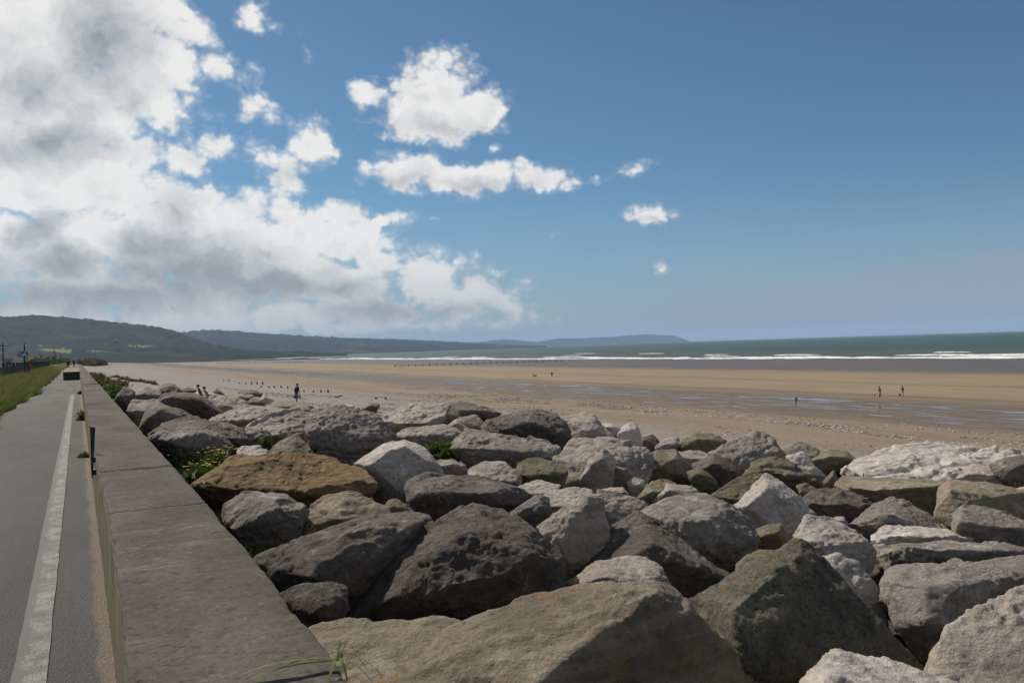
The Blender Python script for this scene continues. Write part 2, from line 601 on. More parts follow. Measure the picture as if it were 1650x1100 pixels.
def concrete_material():
    m, k, b = material('weathered_concrete', (0.2, 0.19, 0.165), 0.92, 0.15)
    p = pos(k)
    n1 = k.noise(k.mapping(p, (1, 0.35, 1)), 1.6, 6, 0.6)
    n2 = k.noise(p, 38.0, 5, 0.75)
    n3 = k.noise(k.mapping(p, (0.5, 3.0, 1)), 2.2, 7, 0.7)
    n4 = k.noise(p, 16.0, 5, 0.7)
    col = k.mix(k.step(n1, 0.35, 0.68), (0.0570, 0.0502, 0.0384), (0.0992, 0.0880, 0.0701))
    col = k.mix(k.math('MULTIPLY', k.step(n3, 0.56, 0.70), 0.55), col, (0.1426, 0.1302, 0.1066))
    col = k.mix(k.math('MULTIPLY', k.step(n2, 0.48, 0.30), 0.85), col, (0.0174, 0.0161, 0.0130))
    col = k.mix(k.math('MULTIPLY', k.step(n2, 0.56, 0.70), 0.75), col, (0.1674, 0.1550, 0.1302))
    col = k.mix(k.math('MULTIPLY', k.step(n4, 0.46, 0.33), 0.5), col, (0.0279, 0.0254, 0.0198))
    ln = k.noise(k.mapping(p, (0.9, 3.2, 1)), 1.0, 6, 0.62)
    line = k.math('MULTIPLY', k.step(k.math('ABSOLUTE', k.math('SUBTRACT', ln, 0.5)), 0.010, 0.0), k.step(k.noise(p, 1.1, 3, 0.5), 0.5, 0.6))
    col = k.mix(k.math('MULTIPLY', line, 0.6), col, (0.1860, 0.1705, 0.1426))
    or_ = k.noise(p, 5.5, 6, 0.7)
    col = k.mix(k.math('MULTIPLY', k.step(or_, 0.70, 0.76), 0.6), col, (0.1240, 0.0620, 0.0186))
    h = k.math('ADD', k.math('MULTIPLY', n2, 0.35), k.math('ADD', k.math('MULTIPLY', n4, 0.6), k.math('MULTIPLY', n3, 0.3)))
    k.put(b.inputs['Base Color'], col)
    k.put(b.inputs['Normal'], k.bump(h, 1.0, 0.018))
    return m


def wall_face_material():
    m, k, b = material('stained_wall_face', (0.3, 0.27, 0.2), 0.92, 0.12)
    p = pos(k)
    st = k.noise(k.mapping(p, (1, 2.2, 0.25)), 5.0, 6, 0.65)
    n2 = k.noise(p, 40.0, 4, 0.7)
    n3 = k.noise(k.mapping(p, (1, 0.6, 3.0)), 1.6, 5, 0.6)
    col = k.mix(k.step(st, 0.32, 0.66), (0.1440, 0.1188, 0.0756), (0.2376, 0.1980, 0.1332))
    col = k.mix(k.math('MULTIPLY', k.step(n3, 0.54, 0.70), 0.6), col, (0.1152, 0.0936, 0.0612))
    col = k.mix(k.math('MULTIPLY', k.step(n2, 0.44, 0.30), 0.5), col, (0.0576, 0.0504, 0.0360))
    k.put(b.inputs['Base Color'], col)
    k.put(b.inputs['Normal'], k.bump(k.math('ADD', n2, st), 0.5, 0.012))
    return m


def asphalt_material():
    m, k, b = material('worn_asphalt', (0.1, 0.1, 0.1), 0.85, 0.25)
    p = pos(k)
    n1 = k.noise(k.mapping(p, (1.4, 0.25, 1)), 1.0, 5, 0.6)
    n2 = k.noise(p, 55.0, 5, 0.75)
    n3 = k.voronoi(p, 70.0, 'F1')
    col = k.mix(k.step(n1, 0.3, 0.7), (0.0518, 0.0518, 0.0503), (0.0740, 0.0733, 0.0710))
    col = k.mix(k.math('MULTIPLY', k.step(n2, 0.50, 0.30), 0.8), col, (0.0148, 0.0148, 0.0148))
    col = k.mix(k.math('MULTIPLY', k.step(n2, 0.56, 0.72), 0.65), col, (0.1258, 0.1221, 0.1184))
    # pale blown sand lying along the foot of the wall and the far stretch
    x, y, z = k.sep(p)
    edge = k.math('ADD', x, k.math('MULTIPLY', k.math('SUBTRACT', k.noise(k.mapping(p, (1, 0.6, 1)), 2.6, 6, 0.65), 0.5), 0.20))
    sandm = k.math('MULTIPLY', k.step(edge, 0.040, 0.095), k.step(k.noise(p, 45.0, 3, 0.7), 0.30, 0.5))
    far = k.math('MULTIPLY', k.step(y, 18, 45), k.step(k.noise(k.mapping(p, (0.8, 0.08, 1)), 1.1, 4, 0.6), 0.38, 0.62))
    left = k.step(x, -1.70, -2.02)
    col = k.mix(k.math('MULTIPLY', far, 0.55), col, (0.1221, 0.1051, 0.0903))
    col = k.mix(k.math('MULTIPLY', left, 0.6), col, (0.1221, 0.0999, 0.0777))
    col = k.mix(sandm, col, (0.1480, 0.1132, 0.0799))
    k.put(b.inputs['Base Color'], col)
    k.put(b.inputs['Normal'], k.bump(k.math('ADD', n2, n3), 1.0, 0.010))
    return m


def paint_material():
    m, k, b = material('worn_white_paint', (0.6, 0.6, 0.58), 0.75, 0.3)
    p = pos(k)
    n1 = k.noise(k.mapping(p, (2.2, 1.6, 1)), 2.6, 7, 0.72)
    n2 = k.noise(p, 85.0, 3, 0.7)
    px_ = k.sep(p)[0]
    w = k.math('ADD', n1, k.math('MULTIPLY', k.math('SUBTRACT', n2, 0.5), 0.9))
    w = k.math('SUBTRACT', w, k.step(px_, -0.265, -0.335, 0.0, 0.22))
    col = k.mix(k.step(w, 0.42, 0.66), (0.0648, 0.0648, 0.0626), (0.19, 0.185, 0.17))
    k.put(b.inputs['Base Color'], col)
    k.put(b.inputs['Normal'], k.bump(n2, 0.5, 0.005))
    return m


def beach_material():
    m, k, b = material('beach_sand_and_shingle', (0.3, 0.24, 0.18), 0.8, 0.25)
    p = pos(k)
    x, y, z = k.sep(p)
    sc = k.math('ADD', 1.0, k.math('MULTIPLY', k.math('MAXIMUM', k.math('SUBTRACT', y, 900.0), 0.0), 0.4 / 1800.0))
    warp = k.math('SUBTRACT', k.noise(k.mapping(p, (0.02, 0.006, 0)), 1.0, 5, 0.55), 0.5)
    warp2 = k.math('SUBTRACT', k.noise(k.mapping(p, (0.35, 0.08, 0)), 1.0, 5, 0.6), 0.5)
    v = k.math('ADD', k.math('DIVIDE', x, sc), k.math('ADD', k.math('MULTIPLY', warp, 20.0), k.math('MULTIPLY', warp2, 5.0)))
    fine = k.noise(p, 1.7, 6, 0.65)
    grain = k.noise(p, 9.0, 4, 0.7)
    streak = k.noise(k.mapping(p, (0.30, 0.035, 0)), 1.0, 6, 0.62)
    sand = k.mix(k.step(streak, 0.34, 0.66), (0.160, 0.118, 0.080), (0.205, 0.155, 0.108))
    sand = k.mix(k.math('MULTIPLY', k.step(fine, 0.5, 0.32), 0.35), sand, (0.125, 0.092, 0.062))
    bar = k.math('MULTIPLY', k.step(v, 112, 125), k.step(v, 198, 180))
    sand = k.mix(bar, sand, k.mix(k.step(streak, 0.34, 0.66), (0.185, 0.138, 0.086), (0.235, 0.178, 0.115)))
    # ribbed wet flat with pools
    rib = k.noise(k.mapping(p, (0.9, 0.20, 0), rot=(0, 0, 0.35)), 1.0, 5, 0.6)
    flat = k.mix(k.step(rib, 0.36, 0.64), (0.100, 0.073, 0.052), (0.150, 0.110, 0.076))
    inflat = k.math('MULTIPLY', k.step(v, 56, 66), k.step(v, 112, 98))
    pn = k.noise(k.mapping(p, (0.13, 0.055, 0), rot=(0, 0, 0.12)), 1.0, 8, 0.70, 0.6)
    near = k.math('ADD', k.math('MULTIPLY', k.step(y, 160, 420), 0.055), 0.0)
    ridge = k.math('SUBTRACT', 1.0, k.math('MULTIPLY', k.math('ABSOLUTE', k.math('SUBTRACT', v, 86.0)), 1 / 34.0), clamp=True)
    pm = k.math('ADD', k.math('ADD', pn, near), k.math('MULTIPLY', ridge, 0.14))
    pool = k.math('MULTIPLY', inflat, k.step(k.math('ADD', pm, k.math('MULTIPLY', k.math('SUBTRACT', rib, 0.5), 0.75)), 0.66, 0.69))
    col = k.mix(inflat, sand, flat)
    # grey shingle at the top of the beach, broken patches lower down
    cell = k.voronoi(p, 7.5, 'F1', 1)
    cs = k.sep(cell)
    peb = k.mix(cs[0], (0.115, 0.098, 0.090), (0.30, 0.265, 0.245))
    peb = k.mix(k.step(grain, 0.48, 0.32), peb, (0.065, 0.055, 0.05))
    shing = k.math('MULTIPLY', k.step(k.math('ADD', v, k.math('MULTIPLY', warp2, 16.0)), 43.0, 31.0), k.step(k.math('ADD', fine, k.math('MULTIPLY', k.step(x, 34, 12), 0.3)), 0.40, 0.52))
    lagn = k.math('MULTIPLY', k.step(v, 40, 47), k.step(v, 61, 53))
    lag = k.math('MULTIPLY', lagn, k.step(k.noise(k.mapping(p, (0.7, 0.25, 0)), 1.0, 6, 0.7), 0.50, 0.62))
    col = k.mix(shing, col, peb)
    col = k.mix(k.math('MULTIPLY', lag, 0.75), col, peb)
    # wet shore above the surf
    wet = k.math('MULTIPLY', k.step(v, 190, 215), 1.0)
    wcol = k.mix(k.step(streak, 0.35, 0.65), (0.082, 0.065, 0.055), (0.108, 0.086, 0.072))
    col = k.mix(wet, col, wcol)
    # dark damp lines along the edges of the bar
    l1 = k.math('MULTIPLY', k.step(k.math('ABSOLUTE', k.math('SUBTRACT', v, 148.0)), 5.5, 1.0), k.step(streak, 0.42, 0.6))
    l2 = k.step(k.math('ABSOLUTE', k.math('SUBTRACT', v, 113.0)), 5.0, 1.0)
    col = k.mix(k.math('MULTIPLY', k.math('MAXIMUM', l1, k.math('MULTIPLY', l2, 0.8)), 0.5), col, (0.08, 0.06, 0.048))
    col = k.mix(pool, col, (0.06, 0.05, 0.044))
    rough = k.mix(wet, (0.9, 0.9, 0.9), (0.5, 0.5, 0.5))
    rough = k.mix(k.math('MULTIPLY', inflat, 0.6), rough, (0.55, 0.55, 0.55))
    rough = k.mix(pool, rough, (0.06, 0.06, 0.06))
    k.put(b.inputs['Base Color'], col)
    k.put(b.inputs['Roughness'], rough)
    k.put(b.inputs['Specular IOR Level'], k.math('ADD', 0.15, k.math('ADD', k.math('MULTIPLY', pool, 0.45), k.math('MULTIPLY', wet, 0.05))))
    h = k.math('ADD', k.math('MULTIPLY', rib, 0.6), k.math('MULTIPLY', grain, 0.4))
    h = k.math('MULTIPLY', h, k.math('SUBTRACT', 1.0, k.math('MAXIMUM', pool, k.math('MULTIPLY', wet, 0.85))))
    k.put(b.inputs['Normal'], k.bump(h, 0.55, 0.10))
    return m


def sea_material():
    m, k, b = material('choppy_sea', (0.03, 0.06, 0.055), 0.35, 0.18)
    p = pos(k)
    x, y, z = k.sep(p)
    chop = k.noise(k.mapping(p, (0.05, 0.016, 0)), 1.0, 6, 0.62)
    big = k.noise(k.mapping(p, (0.0035, 0.0007, 0)), 1.0, 4, 0.55)
    col = k.mix(k.step(big, 0.34, 0.66), (0.030, 0.056, 0.050), (0.042, 0.070, 0.060))
    shallow = k.step(x, 620, 350)
    col = k.mix(k.math('MULTIPLY', shallow, 0.8), col, (0.066, 0.070, 0.054))
    caps = k.noise(k.mapping(p, (0.030, 0.0075, 0)), 1.0, 5, 0.65)
    cap = k.math('MULTIPLY', k.step(caps, 0.70, 0.735), k.step(x, 2600, 500))
    col = k.mix(k.math('MULTIPLY', cap, 0.8), col, (0.62, 0.64, 0.63))
    k.put(b.inputs['Base Color'], col)
    k.put(b.inputs['Roughness'], 0.55)
    k.put(b.inputs['Normal'], k.bump(chop, 1.0, 6.0))
    return m


def foam_material():
    m, k, b = material('white_foam', (0.8, 0.8, 0.78), 0.9, 0.1)
    p = pos(k)
    n = k.noise(k.mapping(p, (0.6, 0.2, 0.6)), 1.0, 5, 0.65)
    k.put(b.inputs['Base Color'], k.mix(k.step(n, 0.34, 0.56), (0.36, 0.37, 0.36), (0.66, 0.66, 0.65)))
    k.put(b.inputs['Normal'], k.bump(n, 0.6, 0.4))
    return m


def hill_material(name, c_wood, c_field, c_dark, scale):
    m, k, b = material(name, c_wood, 0.95, 0.05)
    p = pos(k)
    n1 = k.noise(p, 1.0 / scale, 5, 0.6)
    n2 = k.noise(p, 9.0 / scale, 5, 0.65)
    fld = k.voronoi(k.mapping(p, (1, 1, 1.5)), 3.2 / scale, 'F1', 1)
    f0 = k.sep(fld)
    col = k.mix(k.step(n2, 0.36, 0.62), c_dark, c_wood)
    fm = k.math('MULTIPLY', k.step(n1, 0.50, 0.58), k.step(f0[0], 0.45, 0.55))
    col = k.mix(k.math('MULTIPLY', fm, 0.75), col, k.mix(f0[1], c_field, tuple(x * 0.6 for x in c_field)))
    k.put(b.inputs['Base Color'], col)
    k.put(b.inputs['Normal'], k.bump(n2, 0.8, scale * 0.03))
    return m


def ground_material():
    m, k, b = material('rough_pasture', (0.0680, 0.0850, 0.0255), 0.95, 0.05)
    p = pos(k)
    n1 = k.noise(p, 0.05, 6, 0.6)
    n2 = k.noise(p, 2.2, 6, 0.7)
    col = k.mix(k.step(n1, 0.35, 0.65), (0.0357, 0.0510, 0.0153), (0.0808, 0.0782, 0.0298))
    col = k.mix(k.math('MULTIPLY', k.step(n2, 0.5, 0.3), 0.6), col, (0.0255, 0.0340, 0.0127))
    k.put(b.inputs['Base Color'], col)
    k.put(b.inputs['Normal'], k.bump(n2, 0.8, 0.1))
    return m


def rubble_material():
    m, k, b = material('dark_rubble_core', (0.09, 0.08, 0.07), 0.95, 0.05)  # colour darkened to deepen the shade in gaps between boulders
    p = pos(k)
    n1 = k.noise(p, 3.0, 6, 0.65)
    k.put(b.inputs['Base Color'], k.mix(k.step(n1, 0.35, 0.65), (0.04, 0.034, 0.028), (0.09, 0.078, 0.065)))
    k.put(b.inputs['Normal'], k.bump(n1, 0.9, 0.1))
    return m


def leaf_material(name, c1, c2, trans=0.25):
    m, k, b = material(name, c1, 0.7, 0.2)
    v, rnd = obj_coord(k)
    n = k.noise(v, 7.0, 4, 0.6)
    k.put(b.inputs['Base Color'], k.mix(k.step(n, 0.3, 0.7), c1, c2))
    tb = k.new('ShaderNodeBsdfTranslucent')
    k.put(tb.inputs[0], k.mix(0.5, c1, c2))
    mx = k.new('ShaderNodeMixShader')
    mx.inputs[0].default_value = trans
    out = [n_ for n_ in k.n if n_.type == 'OUTPUT_MATERIAL'][0]
    k.l.new(b.outputs[0], mx.inputs[1])
    k.l.new(tb.outputs[0], mx.inputs[2])
    k.l.new(mx.outputs[0], out.inputs[0])
    return m


M = {
    'concrete': concrete_material(), 'wallface': wall_face_material(), 'asphalt': asphalt_material(), 'paint': paint_material(),
    'beach': beach_material(), 'sea': sea_material(), 'foam': foam_material(), 'ground': ground_material(), 'rubble': rubble_material(),
    'grass': leaf_material('green_grass', (0.068, 0.115, 0.018), (0.13, 0.175, 0.036)),
    'drygrass': leaf_material('dry_grass', (0.19, 0.165, 0.055), (0.26, 0.21, 0.085)),
    'leaf': leaf_material('weed_leaves', (0.045, 0.085, 0.016), (0.10, 0.14, 0.03)),
    'scrub': leaf_material('brown_scrub', (0.095, 0.085, 0.03), (0.17, 0.14, 0.055)),
    'flower': material('yellow_petals', (0.55, 0.40, 0.03), 0.6)[0],
    'paleflower': material('pale_seed_heads', (0.45, 0.42, 0.36), 0.7)[0],
    'hill1': hill_material('wooded_hill', (0.016, 0.024, 0.017), (0.040, 0.046, 0.026), (0.008, 0.014, 0.011), 330.0),  # dark green base also stands for cloud shade over this hill
    'hill2': hill_material('farmed_hill', (0.018, 0.026, 0.019), (0.060, 0.060, 0.036), (0.010, 0.016, 0.013), 420.0),
    'field': material('painted_sun_field', (0.12, 0.135, 0.045), 0.9, 0.05)[0],
    'iron': material('dark_iron', (0.02, 0.024, 0.026), 0.6, 0.4)[0],
    'wood': material('sea_blackened_wood', (0.045, 0.038, 0.033), 0.85, 0.2)[0],
    'fence': material('dark_green_fence_paint', (0.016, 0.034, 0.036), 0.6, 0.3)[0],
    'signblue': material('blue_sign_face', (0.015, 0.10, 0.36), 0.4, 0.4)[0],
    'white': material('white_paint', (0.7, 0.7, 0.68), 0.6, 0.3)[0],
    'red': material('red_plastic', (0.22, 0.018, 0.015), 0.5, 0.4)[0],
    'render': material('pale_house_render', (0.62, 0.58, 0.52), 0.8, 0.2)[0],
    'roof': material('slate_roof', (0.10, 0.10, 0.105), 0.8, 0.2)[0],
    'brick': material('brown_house_wall', (0.30, 0.22, 0.16), 0.85, 0.2)[0],
    'glass': material('dark_window_glass', (0.03, 0.035, 0.04), 0.2, 0.5)[0],
    'skin': material('skin', (0.40, 0.24, 0.17), 0.6, 0.3)[0],
}


def plain(name, c):
    return material(name, c, 0.85, 0.15)[0]


# ------------------------------------------------------------------ the setting
def spaced(a, b, first, growth):
    out, s = [a], first
    while out[-1] < b:
        out.append(out[-1] + s)
        s *= growth
    out[-1] = b
    return np.array(out)


# sea sheet to the horizon
ang = np.linspace(0, 2 * math.pi, 97)
rad = np.array([0.0, 400, 1500, 5000, 16500])
sea_p = np.stack([np.outer(rad, np.cos(ang)), np.outer(rad, np.sin(ang)), np.full((len(rad), len(ang)), SEA_Z)], -1)
tag(link('sea', grid_mesh(sea_p, False), M['sea']), kind='structure')

# beach
bu = np.concatenate([-spaced(0, 260, 3.0, 1.12)[::-1][:-1], spaced(0, 3600, 1.2, 1.022)])
bvv = np.concatenate([spaced(0.72, 60, 0.5, 1.035)[:-1], spaced(60, 430, 2.2, 1.02)])
U, V = np.meshgrid(bu, bvv, indexing='ij')
Zb = beach_z(V, U)
relief = 0.10 * fbm2(V * 0.06, U * 0.02, 4) + 0.05 * fbm2(V * 0.3, U * 0.1, 3)
Zb = Zb + relief * np.clip((V - 14) / 20, 0, 1) * np.clip((330 - V) / 60, 0.1, 1)
tag(link('beach', grid_mesh(np.stack([V, U, Zb], -1)), M['beach']), kind='structure')

# land behind the promenade
lu = np.concatenate([np.array([-300.0, -50.0]), spaced(0, 6000, 4.0, 1.08)])
lx = np.concatenate([-spaced(2.0, 6000, 0.3, 1.12)[::-1], np.array([-1.0, 0.3])])
LU, LX = np.meshgrid(lu, lx, indexing='ij')
LZ = np.interp(-LX, [0, 2.1, 2.45, 3.0, 3.8, 6, 14, 60, 9000], [-0.07, -0.07, 0.25, 0.50, 0.62, 0.45, -0.1, -0.5, -1.0])
LZ = LZ + 0.12 * fbm2(LX * 0.5, LU * 0.25, 3) * np.clip((-LX - 2.2) / 0.6, 0, 1)
tag(link('grass_verge_and_pasture', grid_mesh(np.stack([LX, LU, LZ], -1)), M['ground']), kind='structure')

# promenade
px_ = np.array([-2.12, -1.6, -0.8, -0.1, 0.14])
pu = np.concatenate([np.array([-4.0]), spaced(0, 420, 1.0, 1.06)])
PU, PX = np.meshgrid(pu, px_, indexing='ij')
PX = PX + np.where(PX < -2.0, 0.10 * fbm2(PX * 0, PU * 0.5, 4) + 0.35 * np.clip((6 - np.abs(PU - 47)) / 6, 0, 1) * 0.8, 0)
tag(link('promenade_path', grid_mesh(np.stack([PX, PU, 0.004 * fbm2(PX, PU, 2)], -1)), M['asphalt']), kind='structure')
mu = spaced(-3.5, 44, 0.15, 1.02)
mw = fbm2(mu * 2.0, mu * 0 + 3.1, 4)
mp = np.stack([np.stack([-0.335 + 0.006 * mw, mu, mu * 0 + 0.010], -1), np.stack([-0.175 + 0.006 * mw[::-1], mu, mu * 0 + 0.010], -1)], 1)
tag(link('painted_edge_line', grid_mesh(mp, False), M['paint']), kind='structure')

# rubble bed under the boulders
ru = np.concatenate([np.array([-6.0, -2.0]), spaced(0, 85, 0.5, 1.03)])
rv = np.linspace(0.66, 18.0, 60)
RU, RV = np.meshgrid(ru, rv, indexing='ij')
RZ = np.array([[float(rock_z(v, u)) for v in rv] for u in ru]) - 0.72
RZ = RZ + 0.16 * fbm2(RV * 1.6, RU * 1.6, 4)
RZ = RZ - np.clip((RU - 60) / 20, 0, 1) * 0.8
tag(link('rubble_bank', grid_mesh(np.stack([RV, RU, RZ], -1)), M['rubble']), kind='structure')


# hills
def hill(name, mat, crest, front, back, cols, rows, rough, canopy, base=SEA_Z - 1.0, shape=1.25):
    xs = np.array([c[0] for c in crest], float)
    ys = np.array([c[1] for c in crest], float)
    ds = np.array([c[2] for c in crest], float)
    qx = np.linspace(xs[0], xs[-1], cols)
    qy = np.interp(qx, xs, ys)
    ker = np.hanning(7)
    qy = np.convolve(np.pad(qy, 3, 'edge'), ker / ker.sum(), 'valid')
    qd = np.interp(qx, xs, ds)
    T = np.concatenate([np.linspace(0, 1, rows), np.linspace(1, 2, rows // 3)[1:]])
    P = np.zeros((len(T), cols, 3))
    for j in range(cols):
        c = at(qx[j], qy[j], qd[j])
        hd = Vector((c.x, c.y, 0))
        for i, t in enumerate(T):
            if t <= 1:
                s = front + (1 - front) * t
                h = t ** shape * (1 - 0.25 * (1 - t) * t)
            else:
                s = 1 + (back - 1) * (t - 1)
                h = 1 - (t - 1) ** 2
            P[i, j] = (hd.x * s, hd.y * s, base + (c.z - base) * max(h, 0.0))
    hh = (P[:, :, 2] - base)
    n = fbm2(P[:, :, 0] / rough, P[:, :, 1] / rough, 5)
    tt = np.clip(T, 0, 1)[:, None]
    P[:, :, 2] += hh.max() * 0.16 * n * np.sin(tt * math.pi) ** 0.8
    P[:, :, 2] += canopy * np.abs(fbm2(P[:, :, 0] / 38.0, P[:, :, 1] / 38.0, 3)) * np.clip(hh / 25.0, 0, 1)
    return tag(link(name, grid_mesh(P), mat), kind='structure'), P


hill1, HP1 = hill('wooded_hill', M['hill1'],
     [(-330, 520, 2500), (-150, 514, 2600), (0, 511, 2700), (60, 510, 2750), (120, 513, 2800), (200, 521, 2850), (250, 527.5, 2900), (283, 534, 2900), (300, 540.5, 2900), (325, 550, 2850), (350, 557, 2800), (390, 564, 2800), (440, 568.5, 2800), (500, 571, 2800), (560, 573.5, 2800)],
     0.52, 1.6, 360, 60, 420.0, 9.0, base=-8.0)
hill2, HP2 = hill('farmed_hill', M['hill2'],
     [(215, 536, 4800), (290, 537, 4800), (312, 534, 4800), (340, 532, 4800), (380, 534, 4900), (420, 537, 5000), (480, 541, 5200), (560, 545, 5500), (620, 546.5, 5700), (690, 549, 6200), (760, 552.5, 6600), (800, 555.5, 6800), (840, 558.5, 6800), (880, 561, 6800)],
     0.66, 1.35, 420, 50, 600.0, 11.0, base=-11.0)
hill('distant_headland', M['hill2'],
     [(700, 552, 11500), (760, 552, 11500), (793, 549, 11500), (813, 546.3, 11600), (845, 549.5, 11800), (867, 551, 12000), (885, 548, 12200), (899, 545.3, 12300), (941, 545.2, 12500), (965, 543.5, 12600), (996, 542.3, 12800), (1015, 540, 13000), (1041, 538.4, 13200), (1083, 540.5, 13300), (1098, 544.5, 13300), (1107, 549.2, 13300), (1112, 550.5, 13300)],
     0.90, 1.1, 300, 30, 900.0, 8.0, base=-11.0)

# green-yellow fields, sun through cloud gaps put into their brighter colour, on the foot of the wooded hill, part of its own surface
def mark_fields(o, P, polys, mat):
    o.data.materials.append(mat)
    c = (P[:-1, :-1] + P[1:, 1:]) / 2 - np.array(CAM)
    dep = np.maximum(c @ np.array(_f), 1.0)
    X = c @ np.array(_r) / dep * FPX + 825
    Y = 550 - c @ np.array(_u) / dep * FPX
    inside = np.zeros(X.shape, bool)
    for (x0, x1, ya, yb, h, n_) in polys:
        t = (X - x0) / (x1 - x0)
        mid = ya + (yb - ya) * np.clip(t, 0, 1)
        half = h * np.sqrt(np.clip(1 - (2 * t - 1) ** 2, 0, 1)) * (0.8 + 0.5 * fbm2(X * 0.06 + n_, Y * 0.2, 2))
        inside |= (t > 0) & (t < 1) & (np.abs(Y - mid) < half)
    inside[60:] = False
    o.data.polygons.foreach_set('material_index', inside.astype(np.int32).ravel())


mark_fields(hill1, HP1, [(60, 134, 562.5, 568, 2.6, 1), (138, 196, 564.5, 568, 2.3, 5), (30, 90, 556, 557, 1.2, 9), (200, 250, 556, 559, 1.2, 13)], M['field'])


def depth_on(P, rows, x, y):
    c = P[:rows].reshape(-1, 3) - np.array(CAM)
    dep = np.maximum(c @ np.array(_f), 1.0)
    X = c @ np.array(_r) / dep * FPX + 825
    Y = 550 - c @ np.array(_u) / dep * FPX
    near = (X - x) ** 2 + (Y - y) ** 2
    best = np.argsort(near)[:6]
    return float(dep[best].min())


# surf along the waterline
def surf():
    rs = np.random.RandomState(3)
    us = spaced(-150, 3300, 2.2, 1.006)
    sc = 1.0 + np.maximum(0, us - 900) / 1800 * 0.4
    vw = 338.0 * sc + 7 * fbm2(us * 0.012, us * 0, 3)
    inner = vw - 3 - 9 * np.abs(fbm2(us * 0.05, us * 0 + 5, 4))
    outer = vw + 8 + 13 * fbm2(us * 0.03, us * 0 + 9, 4)
    Vs, Fs = [], []

    def strip(us, a, b, h, n=7):
        base = sum(len(x) for x in Vs)
        t = np.linspace(0, 1, n)
        vv = a[:, None] + (b - a)[:, None] * t[None]
        uu = np.repeat(us[:, None], n, 1)
        hh = h[:, None] * np.sin(np.clip(t * 1.25, 0, 1) * math.pi)[None] ** 1.3
        zz = SEA_Z + 0.10 + hh + 0.10 * np.abs(fbm2(vv * 0.5, uu * 0.25, 3)) * (np.sin(t * math.pi)[None])
        Vs.append(np.stack([vv, uu, zz], -1).reshape(-1, 3))
        i = np.arange(len(us) * n).reshape(len(us), n) + base
        Fs.append(np.stack([i[:-1, :-1], i[:-1, 1:], i[1:, 1:], i[1:, :-1]], -1).reshape(-1, 4))

    strip(us, inner - 2 - 8 * np.abs(fbm2(us * 0.09, us * 0 + 15, 4)), inner + 1.5, us * 0 + 0.02, 4)
    strip(us, outer + 2, outer + 3 + 9 * np.clip(fbm2(us * 0.045, us * 0 + 25, 4), 0, 1), 0.9 * np.clip(fbm2(us * 0.045, us * 0 + 25, 4), 0, 1), 5)
    strip(us, inner, outer, 0.30 + 0.6 * np.clip(fbm2(us * 0.02, us * 0 + 2, 3) + 0.2, 0, 1))
    # separate breakers farther out
    spots = [(215, 366, 95, .8), (330, 352, 60, .6), (120, 372, 60, .7), (520, 352, 70, .6), (640, 378, 55, .5), (760, 356, 80, .6), (900, 372, 60, .5), (1050, 365, 110, .6),
             (1300, 400, 120, .6), (1500, 420, 90, .5), (420, 372, 36, .45), (1750, 440, 120, .6), (2050, 480, 140, .6), (700, 430, 40, .4), (480, 420, 30, .4), (980, 420, 50, .4), (1200, 380, 90, .5), (60, 358, 50, .7), (270, 375, 50, .6), (380, 395, 40, .5), (170, 400, 36, .5), (580, 368, 60, .6), (840, 395, 50, .5), (1400, 372, 80, .6), (1620, 395, 90, .6), (300, 430, 26, .4), (240, 470, 30, .4), (640, 480, 40, .4), (820, 520, 50, .4), (1900, 420, 120, .6)]
    for (u0, v0, L, h) in spots:
        uu = np.linspace(u0 - L / 2, u0 + L / 2, max(8, int(L / 2.5)))
        e = np.sin(np.linspace(0, math.pi, len(uu))) ** 0.5
        mid = v0 + 3 * fbm2(uu * 0.03, uu * 0 + u0, 3)
        wdt = (1.0 + 4.5 * np.abs(fbm2(uu * 0.10, uu * 0 + v0, 4))) * e
        strip(uu, mid - wdt, mid + wdt * 0.6, h * e, 6)
    return tri_mesh(np.concatenate(Vs), np.concatenate(Fs), True)


tag(link('surf', surf(), M['foam']), 'white foam of the breaking waves along the waterline', 'surf', kind='stuff')


